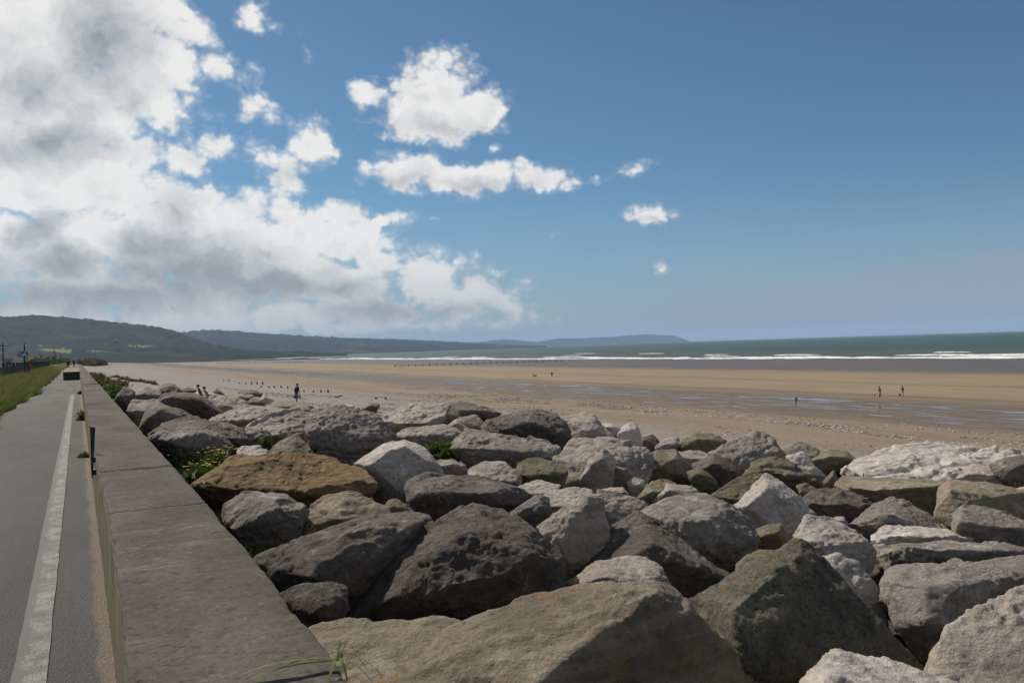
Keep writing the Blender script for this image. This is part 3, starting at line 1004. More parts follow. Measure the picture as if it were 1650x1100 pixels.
# ------------------------------------------------------------------ sea wall
def wall_section(u0, u1, du, fine):
    n = max(2, int((u1 - u0) / du) + 1)
    us = np.linspace(u0, u1, n)
    # cross-section from the path side over the top to the beach side
    if fine:
        sec = [(WALL_L, -0.2), (WALL_L, 0.1), (WALL_L, 0.3), (WALL_L, 0.5), (WALL_L, 0.62), (WALL_L, 0.688), (WALL_L + 0.004, 0.696), (WALL_L + 0.012, WALL_TOP)]
        sec += [(x, WALL_TOP) for x in np.linspace(WALL_L + 0.05, WALL_R - 0.05, 16)]
        sec += [(WALL_R - 0.012, WALL_TOP), (WALL_R - 0.004, 0.696), (WALL_R, 0.686), (WALL_R, 0.4), (WALL_R, -0.2), (WALL_R, -0.8)]
    else:
        sec = [(WALL_L, -0.2), (WALL_L, 0.66), (WALL_L + 0.02, WALL_TOP), (WALL_R - 0.02, WALL_TOP), (WALL_R, 0.66), (WALL_R, -2.4)]
    S = np.array(sec)
    P = np.zeros((n, len(S), 3))
    P[:, :, 0] = S[None, :, 0]
    P[:, :, 1] = us[:, None]
    P[:, :, 2] = S[None, :, 1]
    X, Y, Z = P[:, :, 0].copy(), P[:, :, 1], P[:, :, 2].copy()
    P[:, :, 0] -= 0.072 * np.clip(1 - (Y - 1.0) / 4.5, 0, 1.3) ** 2
    if fine:
        top = (Z > 0.66)
        P[:, :, 2] += top * (0.005 * fbm2(X * 4, Y * 4, 4) + 0.004 * fbm2(X * 14, Y * 14, 3))
        # crumbled arrises
        el_ = np.abs(X - WALL_L) < 0.03
        er_ = np.abs(X - WALL_R) < 0.03
        chip = np.clip(fbm2(Y * 3.0, Y * 0 + 1.7, 5) - 0.12, 0, 1)
        chip2 = np.clip(fbm2(Y * 2.2, Y * 0 + 8.7, 5) - 0.05, 0, 1)
        P[:, :, 0] += el_ * (Z > 0.6) * (0.020 * chip + 0.002 * fbm2(Y * 9, Z * 9, 3))
        P[:, :, 2] -= el_ * (Z > 0.66) * 0.014 * chip
        P[:, :, 0] -= er_ * (Z > 0.6) * (0.016 * chip2 + 0.002 * fbm2(Y * 9, Z * 9 + 4, 3))
        P[:, :, 2] -= er_ * (Z > 0.66) * 0.012 * chip2
        # rough cast face
        P[:, :, 0] += (X < WALL_L + 0.001) * 0.006 * fbm2(Y * 5, Z * 7, 4)
    me = grid_mesh(P, True)
    # close the two ends
    bm = bmesh.new()
    bm.from_mesh(me)
    bm.verts.ensure_lookup_table()
    m = len(S)
    bm.faces.new([bm.verts[i] for i in range(m)])
    bm.faces.new([bm.verts[(n - 1) * m + i] for i in range(m)][::-1])
    bmesh.ops.recalc_face_normals(bm, faces=bm.faces[:])
    for f in bm.faces:
        c = f.calc_center_median()
        f.material_index = 1 if (f.normal.x < -0.6 and c.z < 0.66) else 0
        f.smooth = len(f.verts) == 4 and abs(f.normal.y) < 0.7
    bm.to_mesh(me)
    bm.free()
    me.materials.append(M['concrete'])
    me.materials.append(M['wallface'])
    return me


wall = empty('sea_wall', (0.45, 0, 0))
tag(wall, 'long low grey concrete sea wall with a broad flat top beside the path', 'wall')
joints = [-3.0, 5.45, 7.45, 19.0, 34.0, 63.0, 110.0, 160.0, 300.0, 600.0]
for a, b in zip(joints[:-1], joints[1:]):
    o = link('wall_section', wall_section(a + 0.003, b - 0.003, 0.035 if a < 7 else (0.12 if a < 20 else 2.0), a < 20), parent=wall)
    o.location = (-0.45, 0, 0)
core = link('wall_core', bm_mesh(box_bm((WALL_R - WALL_L - 0.06, 600, 1.2), ((WALL_R + WALL_L) / 2, 298, 0.055))), M['rubble'], wall)  # dark inner filler added so no light leaks through the joints
core.location = (-0.45, 0, 0)


# ------------------------------------------------------------------ boulders
def remeshed(points, voxel, smooth_it):
    """points: one list, or several lists whose hulls are grown together into one body"""
    me = bpy.data.meshes.new('hull')
    whole = bmesh.new()
    for grp_ in (points if isinstance(points[0], list) else [points]):
        bm = bmesh.new()
        vs = [bm.verts.new(p) for p in grp_]
        r = bmesh.ops.convex_hull(bm, input=vs, use_existing_faces=False)
        dead = [g for g in r['geom_interior'] + r['geom_unused'] if isinstance(g, bmesh.types.BMVert)]
        bmesh.ops.delete(bm, geom=list(set(dead)), context='VERTS')
        bmesh.ops.recalc_face_normals(bm, faces=bm.faces[:])
        bm.to_mesh(me)
        bm.free()
        whole.from_mesh(me)
    whole.to_mesh(me)
    whole.free()
    o = bpy.data.objects.new('hull_tmp', me)
    COL.objects.link(o)
    md = o.modifiers.new('r', 'REMESH')
    md.mode = 'VOXEL'
    md.voxel_size = voxel
    md.adaptivity = 0.0
    s = o.modifiers.new('s', 'SMOOTH')
    s.factor = 0.5
    s.iterations = smooth_it
    dg = bpy.context.evaluated_depsgraph_get()
    dg.update()
    out = bpy.data.meshes.new_from_object(o.evaluated_get(dg))
    bpy.data.objects.remove(o)
    bpy.data.meshes.remove(me)
    return out


def roughen(me, size, seed, rough=1.0, strata=0.0, voxel=0.02):
    n = len(me.vertices)
    co = np.empty(n * 3, np.float32)
    me.vertices.foreach_get('co', co)
    co = co.reshape(-1, 3).astype(float)
    nr = np.empty(n * 3, np.float32)
    me.vertex_normals.foreach_get('vector', nr)
    nr = nr.reshape(-1, 3).astype(float)
    rs = np.random.RandomState(seed)
    off = rs.uniform(0, 90, 3)
    A = np.linalg.qr(rs.normal(size=(3, 3)))[0]
    Q = co @ A / size + off
    d = 0.012 * fbm(Q * 1.4, 2)
    # broken faces: planes cut corners off, so that the surface is made of flat fractures meeting in crisp edges
    cen = co.mean(0)
    C = co - cen
    for i in range(6):
        n_ = rs.normal(size=3)
        n_ /= np.linalg.norm(n_)
        h_ = C @ n_
        lim = np.quantile(h_, 0.970 + 0.02 * rs.rand())
        over = np.clip(h_ - lim, 0, None)
        wob = 0.004 * size * perlin(Q * 6 + i)
        C = C - n_[None] * (over * 0.94 + (over > 0) * wob)[:, None]
    co = C + cen
    # spalled ledges
    for (nk, amp, tilt) in ((40, 0.008, 0.06),):
        sd_ = rs.uniform(co.min(0), co.max(0), (nk, 3))
        W = co + size * 0.06 * np.stack([perlin(Q * 5 + 3 * j) for j in range(3)], 1)
        d2 = np.sqrt(((W[:, None, :] - sd_[None]) ** 2).sum(2))
        i2 = np.argpartition(d2, 1, axis=1)[:, :2]
        da, db = np.take_along_axis(d2, i2[:, :1], 1)[:, 0], np.take_along_axis(d2, i2[:, 1:], 1)[:, 0]
        tv = rs.normal(size=(nk, 3)) * tilt
        ov = np.clip(rs.normal(size=nk), -1.5, 1.5) * amp
        fa, fb_ = [np.clip(ov[i2[:, j]] + ((W - sd_[i2[:, j]]) * tv[i2[:, j]]).sum(1) / size, -2.2 * amp, 2.2 * amp) for j in (0, 1)]
        wb = np.clip(0.5 + (da - db) / (3.5 * voxel + 0.01 * size), 0, 1)
        wb = wb * wb * (3 - 2 * wb)
        d += fa * (1 - wb) + fb_ * wb
    patch = np.clip(0.55 + 1.6 * perlin(Q * 1.8 + 50), 0.2, 1.1)
    d += patch * 0.016 * (fbm(Q * 7.0 + 7.0, 5, 0.60, True) - 0.6)
    d += patch * 0.010 * fbm(Q * 15.0, 4, 0.68)
    pit = np.clip(fbm(Q * 9.0 + 3.0, 3, 0.6) - 0.40, 0, 1)
    d -= 0.012 * pit
    strata = max(strata, 0.35)
    if strata > 0:
        ax = A[0] * 0.35 + np.array([0.10, 0.2, 0.95])
        ax /= np.linalg.norm(ax)
        sv = (co @ ax) / size * 11.0 + 1.4 * fbm(Q * 1.6 + 11, 3)
        lev = fbm(np.stack([sv, sv * 0 + 0.5, sv * 0 + seed % 50], 1), 3, 0.6)
        d += strata * 0.035 * lev
    co = co + nr * (d * size * rough)[:, None]
    # grain at the scale of the mesh itself
    g = fbm(co * (0.16 / voxel) + off, 2, 0.6)
    co = co + nr * (g * voxel * 0.42 * rough)[:, None]
    me.vertices.foreach_set('co', co.astype(np.float32).ravel())
    me.polygons.foreach_set('use_smooth', np.full(len(me.polygons), True))
    me.update()


rock_seed = [100]


def boulder(outline, mat, label, brow=None, face=0.55, depth=1.0, zmul=1.0, rough=1.0, strata=0.0, soft=3, group='boulders of the sea defence', under=0.24, base_y=None, also=None):
    """outline: image points round the visible boulder, each given its own distance on the bank; brow: the edge between top and front"""
    rock_seed[0] += 1
    xs = np.array([p[0] for p in outline], float)
    ys = np.array([p[1] for p in outline], float)
    own = [p[2] if len(p) > 2 else None for p in outline]
    y1, y0 = ys.max(), ys.min()
    cx = 0.5 * (xs.max() + xs.min())
    yb = y1 if base_y is None else base_y
    z0 = hit(cx, yb, rock_z, 0.8, 300) * zmul
    zt = min(hit(cx, y0, rock_z, 0.8, 300), z0 * 2.5)
    w = (xs.max() - xs.min()) * z0 / FPX
    H = (y1 - y0) * z0 / FPX
    d = min(max(0.55 * (zt - z0), 0.30 * w, 0.45 * H), 0.85 * w) * depth
    ocx, ocy = xs.mean(), ys.mean()
    pts = []
    grow = 1.075
    for x, y, ow in zip(xs, ys, own):
        t = (y1 - y) / max(1.0, y1 - y0)
        X = ocx + (x - ocx) * grow
        Y = ocy + (y - ocy) * grow
        # the foot is set back a little under the front, the top edge lies at the back
        f_ = (0.85 * t + under * max(0.0, 1 - t / 0.4)) if ow is None else ow
        pts.append(at(X, Y, z0 + d * f_))
        pts.append(at(cx + (x - cx) * 0.90, Y + 0.40 * (y1 - y0) * max(t, 0.25), z0 + d * (max(f_, 0.3) + 0.45)))
        if t < 0.45:
            p2 = at(cx + (x - cx) * 0.85, Y, z0 + d * (f_ + 0.35))
            pts.append(p2 - Vector((0, 0, 0.22 * H + 0.06)))
    if brow is None:
        rb = random.Random(rock_seed[0] * 7)
        up = [(x, y) for x, y in zip(xs, ys) if (y1 - y) / max(1.0, y1 - y0) > 0.5]
        keep = set([min(up), max(up), up[rb.randrange(len(up))]])
        for x, y in up:
            if (x, y) in keep:
                face_ = face + rb.uniform(-0.12, 0.12)
                pts.append(at(cx + (x - cx) * 0.82, y + (1 - face_) * (y1 - y0) * 0.75, z0 + rb.uniform(0.0, 0.16) * d))
    else:
        for b in brow:
            dd = b[2] * 0.85 if len(b) > 2 else 0.06
            pts.append(at(b[0], b[1], z0 + dd * d))
    voxel = max(2.1 * z0 / FPX, max(w, H) / 125.0, 0.012)
    soft = max(1, soft - 2)
    size = math.sqrt(max(w, 0.15) * max(H, 0.10)) * 0.5 + 0.5 * max(w, H)
    more = []
    if also:
        for x, y, f_ in also:
            more.append(at(x, y, z0 + d * f_))
            more.append(at(x, y + 0.25 * (y1 - y0), z0 + d * (f_ + 0.5)))
    base = Vector((0, 0, 0))
    for p in pts:
        base += p
    base /= len(pts)
    base.z = min(p.z for p in pts)
    groups = [[p - base for p in pts]]
    if more:
        groups.append([p - base for p in more])
    me = remeshed(groups, voxel, soft)
    roughen(me, size, rock_seed[0], rough, strata, voxel)
    o = link('boulder', me, ROCK[mat], loc=base)
    return tag(o, label, 'boulder', group)


B = boulder
# --- nearest row
B([(690, 1075, .35), (735, 1022, .55), (800, 986), (860, 968), (940, 951), (1062, 944), (1105, 962, .85), (1160, 1008, .82), (1200, 1060, .80), (1225, 1130, .76), (1150, 1240, .5), (900, 1260, .1), (700, 1200, .1)],
  'tan', 'broad tan sandstone slab in the foreground lying beside the end of the wall top',
  brow=[(1052, 958, .58), (985, 1010, .34), (915, 1060, .12), (860, 1110, .0)], also=[(498, 1014, .72), (560, 1000, .76), (640, 996, .78), (760, 1000, .76), (840, 1040, .5), (830, 1120, .1), (700, 1150, .05), (600, 1130, .1), (535, 1110, .25), (508, 1060, .5), (620, 1240, .1), (800, 1240, .1)], soft=3, rough=0.8, zmul=0.93, base_y=1180, depth=0.9)
B([(1118, 972), (1188, 942), (1254, 902), (1286, 876), (1306, 884), (1334, 920), (1377, 975), (1432, 1025), (1490, 1078), (1500, 1150), (1360, 1230), (1200, 1200), (1150, 1080)],
  'lichen', 'pointed pyramid boulder in the foreground, dark face speckled with orange lichen',
  brow=[(1172, 978, .26), (1225, 932, .50), (1285, 888, .74), (1190, 1060, .06)], soft=1, rough=0.6, zmul=0.98, base_y=1130, depth=0.9)
B([(1300, 1098), (1326, 1069), (1348, 1050), (1414, 1064), (1486, 1084), (1535, 1102), (1560, 1150), (1440, 1220), (1310, 1180)],
  'pale', 'pale rock cut off by the bottom edge of the picture, below the pyramid boulder', face=.75, rough=1.0, base_y=1220, zmul=0.96)
B([(1494, 1078), (1519, 1018), (1559, 989), (1614, 964), (1660, 946), (1760, 960), (1800, 1060), (1760, 1180), (1600, 1220), (1510, 1160)],
  'pink', 'rounded pinkish grey boulder filling the bottom right corner', face=.7, soft=4, rough=.9, base_y=1190)
B([(1424, 964), (1425, 928), (1443, 916), (1505, 916), (1595, 905), (1652, 902), (1740, 915), (1770, 980), (1700, 1040), (1510, 1060), (1455, 1010)],
  'grey', 'large grey block with a pale flat top near the right edge, above the corner boulder', brow=[(1440, 935, .35), (1475, 940, .2), (1541, 948, .15), (1620, 930, .25), (1480, 1000, .05), (1560, 1010, .05)], soft=3)
B([(1312, 902), (1355, 895), (1385, 913), (1414, 956), (1432, 998), (1425, 1018), (1390, 1010), (1330, 960)],
  'pale', 'pale speckled rock tucked behind the right slope of the pyramid boulder', face=.6, rough=1.2, zmul=1.02)
# --- big dark boulders on the left
B([(566, 995), (613, 937), (647, 890), (697, 847), (733, 830), (770, 818), (803, 827), (833, 842), (873, 853), (890, 873), (901, 910), (898, 955), (783, 990), (700, 1000), (600, 1005)],
  'dark', 'huge dark rounded boulder behind the tan foreground slab', brow=[(690, 900, .18), (745, 862, .30), (795, 850, .38), (850, 862, .38), (640, 960, .08), (720, 960, .0), (800, 950, .0), (865, 905, .15)], soft=4, rough=.8, base_y=985)
B([(405, 902), (443, 893), (493, 883), (533, 863), (570, 838), (600, 832), (653, 830), (695, 838), (668, 870), (640, 910), (570, 985), (500, 965), (447, 955)],
  'dark', 'long dark pitted boulder left of the huge rounded one', brow=[(520, 890, .2), (560, 860, .3), (600, 848, .4), (655, 850, .45), (500, 930, .05), (570, 930, .05)], soft=4, rough=.85, base_y=965)
B([(449, 960), (488, 938), (530, 940), (556, 945), (562, 975), (545, 1000), (497, 1010), (470, 990)],
  'dark', 'small dark angular rock wedged between the wall edge and the dark boulders', brow=[(528, 968, .2), (505, 990, .05)], soft=2)
B([(357, 822), (378, 795), (412, 793), (458, 801), (494, 820), (480, 850), (451, 874), (416, 884), (380, 866)],
  'grey', 'dark grey rounded rock below the ochre slab, close to the wall', face=.62, soft=3, rough=1.1)
B([(455, 880), (487, 830), (520, 805), (551, 788), (567, 803), (613, 813), (630, 832), (590, 845), (527, 868)],
  'tan', 'sharp peaked tan rock just below the ochre slab', brow=[(500, 845, .2), (556, 808, .5), (545, 838, .1)], soft=2, rough=.8)
B([(618, 815), (634, 801), (655, 812), (668, 824), (660, 836), (635, 834)], 'olive', 'small dark wedge of rock beside the long dark boulder, under the white one', soft=2)
B([(313, 783), (344, 760), (378, 738), (434, 735), (519, 737), (545, 746), (575, 754), (600, 778), (592, 795), (545, 808), (497, 818), (400, 812), (330, 802)],
  'ochre', 'broad flat rusty ochre slab lying against the wall top', brow=[(345, 785, .2), (430, 790, .15), (520, 792, .15), (580, 785, .25)], soft=3, strata=1.2, rough=.65)
B([(430, 730), (452, 712), (476, 701), (492, 716), (526, 741), (490, 748), (440, 746)], 'tan', 'triangular tan rock rising behind the ochre slab', brow=[(476, 712, .5), (470, 735, .1)], soft=2, rough=.7)
B([(382, 724), (398, 720), (417, 718), (430, 726), (437, 737), (405, 744), (385, 738)], 'pale', 'small knobbly white stone at the left end of the ochre slab', rough=1.5)
# --- wide rocks behind
B([(386, 693), (410, 676), (434, 664), (470, 658), (502, 656), (520, 668), (497, 690), (462, 708), (402, 712)], 'pink', 'wide pinkish slab with long cracks left of the white boulder, lit on top', face=.3, strata=1.0, rough=1.2, depth=1.1)
B([(495, 692), (506, 662), (549, 654), (600, 663), (628, 688), (632, 700), (607, 726), (572, 754), (525, 744)], 'grey', 'bulky dark fronted rock with a broken top, left of the white boulder',
  brow=[(500, 697, .25), (545, 690, .2), (590, 704, .15), (622, 704, .3), (560, 715, .1)], rough=1.15, strata=.9, face=.5)
B([(570, 752), (591, 735), (621, 716), (652, 710), (680, 723), (706, 750), (714, 768), (690, 800), (658, 808), (630, 806), (600, 780)], 'pale', 'big smooth whitish boulder with a flat shaded front, right of the ochre slab',
  brow=[(598, 748, .15), (625, 727, .25), (652, 718, .3), (683, 738, .3), (640, 790, .05)], soft=3, rough=.55)
B([(628, 704), (655, 694), (688, 686), (718, 686), (745, 698), (742, 712), (712, 722), (660, 720)], 'pink', 'long light rock with a dark overhang directly behind the white boulder', brow=[(690, 702, .15), (725, 698, .2)], rough=1.0)
B([(716, 690), (736, 674), (754, 690), (742, 704), (722, 702)], 'pink', 'small pale peak behind the long light rock', rough=.8, soft=2)
B([(731, 722), (755, 692), (779, 699), (833, 704), (870, 712), (908, 724), (904, 740), (850, 750), (773, 748)], 'grey', 'long flat light topped rock below the dark angular crest rock', brow=[(745, 722, .2), (790, 722, .25), (845, 730, .2), (890, 732, .3)], strata=.6)
B([(780, 683), (827, 667), (867, 658), (894, 668), (914, 690), (920, 710), (908, 726), (848, 712), (790, 700)], 'dark', 'dark angular overhanging rock standing out on the crest near the picture centre', brow=[(800, 688, .3), (822, 677, .4), (850, 680, .1), (880, 688, .1), (905, 706, .1)], soft=2, strata=.7)
B([(721, 652), (738, 648), (752, 648), (775, 655), (808, 665), (790, 672), (750, 670)], 'dark', 'low dark flat rock on the crest behind the tan mound', soft=2)
B([(608, 678), (645, 656), (670, 649), (700, 651), (722, 654), (700, 676), (660, 696), (620, 692)], 'pink', 'broad light mound of rock on the crest, right of the bulky rock', face=.35, rough=1.1)
B([(690, 668), (705, 657), (724, 654), (742, 662), (726, 686), (692, 688)], 'olive', 'flat fronted greenish block leaning on the light mound', soft=2, rough=.6)
B([(740, 674), (767, 667), (778, 678), (790, 695), (757, 694)], 'grey', 'small grey rock left of the dark angular crest rock', soft=2)
B([(656, 786), (668, 774), (694, 764), (730, 767), (773, 768), (818, 781), (853, 794), (840, 808), (782, 824), (697, 836), (660, 818)], 'dark', 'dark brown rough block in front of the white boulder', face=.75, rough=.95, soft=3)
B([(704, 742), (730, 740), (753, 754), (738, 766), (706, 764)], 'pink', 'small light rock right of the white boulder', soft=2)
B([(752, 758), (782, 743), (812, 745), (838, 762), (838, 780), (800, 782)], 'pink', 'light blocky rock above the dark brown block', face=.5, soft=2)
B([(832, 755), (845, 740), (870, 737), (903, 750), (914, 760), (904, 782), (848, 780)], 'olive', 'olive green rock split by a cleft, in the middle of the bank', soft=2, rough=1.0)
B([(832, 783), (864, 774), (902, 781), (880, 800), (848, 798)], 'pink', 'flat light stone below the olive green rock', face=.3, soft=2)
B([(778, 815), (795, 806), (815, 803), (846, 806), (828, 826), (795, 830)], 'pink', 'rubbly light stone right of the dark brown block', rough=1.8)
B([(816, 834), (842, 811), (870, 793), (886, 808), (878, 842), (842, 850)], 'grey', 'jagged grey rock above the right shoulder of the huge dark boulder', soft=1, rough=1.5)
B([(874, 798), (912, 786), (946, 786), (962, 796), (930, 822), (884, 820)], 'pink', 'light sloping slab left of the thin upright rock', face=.3, soft=2)
B([(868, 846), (903, 826), (939, 811), (955, 790), (964, 783), (975, 830), (981, 850), (965, 900), (928, 930), (897, 896)], 'pink', 'tall light rock with a shaded right side, right of the huge dark boulder',
  brow=[(938, 820, .45), (916, 860, .25), (918, 905, .1), (890, 880, .1)], soft=2, rough=.95)
B([(963, 788), (1009, 797), (1049, 814), (1022, 832), (980, 856), (968, 820)], 'pink', 'light sloping slab left of the big white topped block', face=.25, soft=2)
B([(898, 742), (911, 725), (927, 706), (982, 705), (1036, 720), (1056, 742), (1025, 762), (935, 780), (905, 780)], 'pink', 'big light sloping boulder behind the thin upright rock', face=.3, rough=1.1)
B([(901, 678), (920, 669), (941, 664), (957, 671), (986, 703), (950, 708), (918, 706)], 'pink', 'light rock with a dark right facet on the crest, right of the dark angular one', brow=[(955, 682, .3), (962, 698, .0)], soft=2)
B([(966, 682), (985, 682), (1000, 692), (985, 702), (970, 698)], 'pale', 'small whitish stone on the crest, left of the white pointed one', soft=2)
B([(996, 700), (1009, 680), (1026, 684), (1038, 718), (1018, 716)], 'pale', 'small white pointed stone on the crest', brow=[(1024, 690, .3)], soft=1)
B([(1034, 704), (1053, 700), (1063, 710), (1054, 724), (1036, 722)], 'dark', 'small dark cube of rock on the crest beside the white pointed stone', soft=2)
B([(936, 772), (949, 742), (973, 722), (991, 740), (985, 788), (948, 784)], 'pink', 'thin upright rock with a shaded flat front standing in the middle of the bank', brow=[(953, 748, .1), (970, 738, .2), (984, 750, .25)], soft=1, rough=.6)
B([(981, 786), (992, 752), (1010, 755), (1014, 788)], 'grey', 'small shaded block right of the thin upright rock', face=.8, soft=1, rough=.7)
B([(964, 788), (1004, 785), (1014, 798), (985, 804)], 'pink', 'thin flat stone at the foot of the thin upright rock', soft=2, zmul=.985)
B([(1010, 776), (1024, 768), (1040, 775), (1034, 792), (1014, 792)], 'pale', 'small pale stone below the dry grass tuft', soft=2)
# --- right half, upper rows
B([(1043, 760), (1058, 726), (1088, 725), (1108, 748), (1112, 775), (1064, 780), (1044, 774)], 'tan', 'tan boulder with a rusty patch and a dark right side', brow=[(1054, 752, .05), (1090, 738, .3), (1098, 765, .05)], soft=3, rough=.6)
B([(1108, 760), (1128, 752), (1150, 770), (1158, 782), (1125, 788)], 'olive', 'low olive rock right of the rusty tan boulder', soft=2)
B([(1116, 748), (1151, 732), (1173, 742), (1194, 763), (1175, 784), (1135, 778)], 'dark', 'smooth dark rock below the light rock on the crest', face=.7, soft=3, rough=.6)
B([(1090, 728), (1126, 725), (1147, 735), (1113, 750)], 'pink', 'light pinkish stone behind the rusty tan boulder', soft=2)
B([(1092, 718), (1118, 698), (1156, 701), (1175, 715), (1146, 732), (1100, 730)], 'olive', 'brownish olive rock on the crest left of the big peaked rock', soft=2)
B([(1054, 722), (1070, 706), (1090, 704), (1100, 718), (1080, 730), (1060, 732)], 'grey', 'low grey rock on the crest above the rusty tan boulder', soft=2)
B([(1145, 731), (1189, 709), (1213, 696), (1244, 704), (1270, 742), (1240, 762), (1195, 764), (1172, 746)], 'grey', 'large peaked grey rock on the crest in the right half', brow=[(1178, 738, .2), (1215, 727, .2), (1250, 728, .3), (1205, 755, .0)], soft=2, strata=.6)
B([(1195, 764), (1222, 742), (1249, 736), (1282, 748), (1322, 776), (1300, 786), (1240, 782)], 'olive', 'dark green layered rock below the large peaked rock', face=.5, strata=1.3, soft=2)
B([(1146, 798), (1189, 769), (1214, 761), (1236, 768), (1230, 796), (1188, 822), (1156, 814)], 'olive', 'flat yellow green slab left of the white pyramid rock', face=.3, soft=2, rough=.7)
B([(1026, 806), (1047, 778), (1069, 770), (1098, 781), (1070, 806), (1053, 816)], 'tan', 'tan rounded stone above the white topped block', soft=3)
B([(1052, 810), (1075, 779), (1107, 783), (1131, 793), (1110, 812), (1075, 820)], 'pink', 'pinkish stone directly behind the white topped block', soft=2)
B([(1014, 832), (1053, 813), (1091, 802), (1132, 798), (1173, 807), (1194, 828), (1218, 870), (1200, 905), (1140, 912), (1085, 880)], 'grey', 'big block with a bright white top and dark front, right of centre',
  brow=[(1045, 836, .35), (1064, 840, .2), (1098, 843, .12), (1150, 836, .2), (1162, 818, .55), (1110, 880, .02), (1180, 870, .1)], soft=2)
B([(931, 922), (955, 890), (990, 848), (1028, 830), (1053, 841), (1085, 865), (1118, 895), (1145, 923), (1188, 938), (1120, 960), (1000, 960)], 'dark', 'dark dome shaped boulder below the white topped block', face=.6, soft=4, rough=.85, base_y=950)
B([(916, 936), (968, 906), (1009, 896), (1040, 896), (1062, 915), (1080, 950), (1000, 970), (930, 960)], 'pink', 'low pinkish rock showing over the top of the tan foreground slab', face=.5, rough=1.0, zmul=.97)
B([(1184, 818), (1211, 785), (1235, 766), (1263, 780), (1287, 800), (1311, 828), (1300, 862), (1274, 880), (1216, 856)], 'pale', 'whitish pyramid rock with a grey shaded front in the right half', brow=[(1205, 815, .2), (1236, 785, .3), (1285, 822, .2), (1250, 850, .0)], soft=2, rough=.7)
B([(1209, 854), (1230, 846), (1258, 844), (1270, 868), (1266, 888), (1232, 886)], 'tan', 'small square tan stone in front of the whitish pyramid rock', face=.6, soft=1, rough=.7, zmul=.985)
B([(1188, 908), (1205, 893), (1222, 886), (1262, 886), (1255, 905), (1225, 925), (1187, 950)], 'tan', 'cream coloured rock behind the left slope of the lichen pyramid', face=.4, soft=2, rough=.7, zmul=1.02)
B([(1154, 934), (1170, 926), (1188, 928), (1186, 948), (1160, 948)], 'grey', 'small round stone in the dark hollow by the dark dome boulder', soft=3)
B([(1280, 878), (1290, 850), (1301, 832), (1341, 837), (1377, 854), (1412, 885), (1390, 916), (1320, 900)], 'pale', 'bright whitish rock right behind the tip of the lichen pyramid', brow=[(1310, 872, .2), (1352, 878, .15), (1390, 872, .3), (1340, 900, .0)], soft=2, rough=1.0)
B([(1293, 810), (1309, 793), (1347, 789), (1388, 798), (1409, 814), (1398, 835), (1364, 843), (1310, 834)], 'dark', 'dark rounded rock with a frosted top right of the whitish pyramid rock', brow=[(1310, 812, .2), (1350, 812, .15), (1392, 815, .2)], soft=3, rough=1.2)
B([(1332, 842), (1345, 833), (1360, 832), (1368, 846), (1345, 852)], 'pink', 'small pinkish stone between the bright whitish rock and the frosted one', soft=2)
B([(1350, 782), (1361, 768), (1400, 769), (1445, 771), (1490, 773), (1527, 777), (1511, 812), (1473, 820), (1407, 812), (1365, 800)], 'tan', 'long tan beam shaped block below the big pale slab', face=.75, soft=2, rough=.6, strata=.4)
B([(1345, 760), (1380, 738), (1445, 719), (1508, 715), (1555, 724), (1600, 725), (1640, 732), (1660, 745), (1610, 770), (1541, 780), (1445, 774), (1380, 768)], 'pale', 'very broad pale rugged slab on the crest at the right', face=.25, strata=1.2, rough=0.8, depth=1.1)
B([(1598, 750), (1620, 736), (1645, 734), (1690, 742), (1700, 780), (1650, 788), (1622, 775)], 'dark', 'dark rock at the right edge on the end of the broad pale slab', soft=2)
B([(1539, 772), (1565, 749), (1604, 752), (1626, 770), (1624, 786), (1570, 786)], 'pink', 'light humped rock on top of the yellowish block at the right', soft=3, rough=.8)
B([(1503, 830), (1514, 788), (1533, 775), (1580, 778), (1625, 784), (1662, 792), (1660, 840), (1600, 850), (1540, 862), (1512, 850)], 'tan', 'large yellowish block with rusty spots near the right edge', brow=[(1546, 812, .15), (1530, 790, .3), (1600, 800, .3), (1545, 850, .0)], soft=2, rough=.6)
B([(1536, 830), (1555, 813), (1609, 823), (1660, 845), (1650, 884), (1568, 878), (1540, 862)], 'grey', 'grey pitted block in front of the yellowish one', face=.75, soft=2)
B([(1620, 795), (1650, 782), (1700, 790), (1700, 830), (1650, 835)], 'pink', 'rounded rock cut by the right edge, beside the yellowish block', soft=3)
B([(1367, 848), (1396, 836), (1418, 809), (1437, 804), (1462, 809), (1495, 829), (1528, 856), (1490, 866), (1420, 866)], 'grey', 'dark grey peaked rock in the right half, below the tan beam block', face=.55, soft=3)
B([(1405, 868), (1424, 852), (1440, 842), (1462, 850), (1514, 850), (1565, 867), (1540, 880), (1473, 882), (1415, 882)], 'pale', 'pale ledge shaped rock below the dark grey peaked one', face=.5, soft=2, strata=.5)
B([(1411, 882), (1473, 876), (1568, 874), (1649, 886), (1640, 908), (1514, 922), (1434, 922), (1418, 905)], 'grey', 'long low grey rock directly above the large grey block', face=.8, soft=3, rough=1.0)
B([(1261, 722), (1293, 712), (1322, 725), (1308, 740), (1268, 738)], 'grey', 'grey rock on the crest right of the large peaked rock', soft=2)
B([(1270, 738), (1290, 727), (1310, 747), (1330, 768), (1300, 768), (1280, 755)], 'pale', 'knobbly whitish stone below the crest, left of the green domed rock', rough=1.8, soft=2)
B([(1304, 744), (1336, 724), (1364, 727), (1385, 746), (1360, 758), (1325, 758)], 'olive', 'smooth green domed rock left of the broad pale slab', soft=4, rough=.5)
B([(1315, 788), (1330, 772), (1343, 757), (1355, 784)], 'dark', 'dark triangular stone left of the tan beam block', soft=1, rough=.6)
B([(1284, 782), (1300, 778), (1322, 792), (1300, 808)], 'olive', 'small green stone right of the whitish pyramid tip', soft=2)
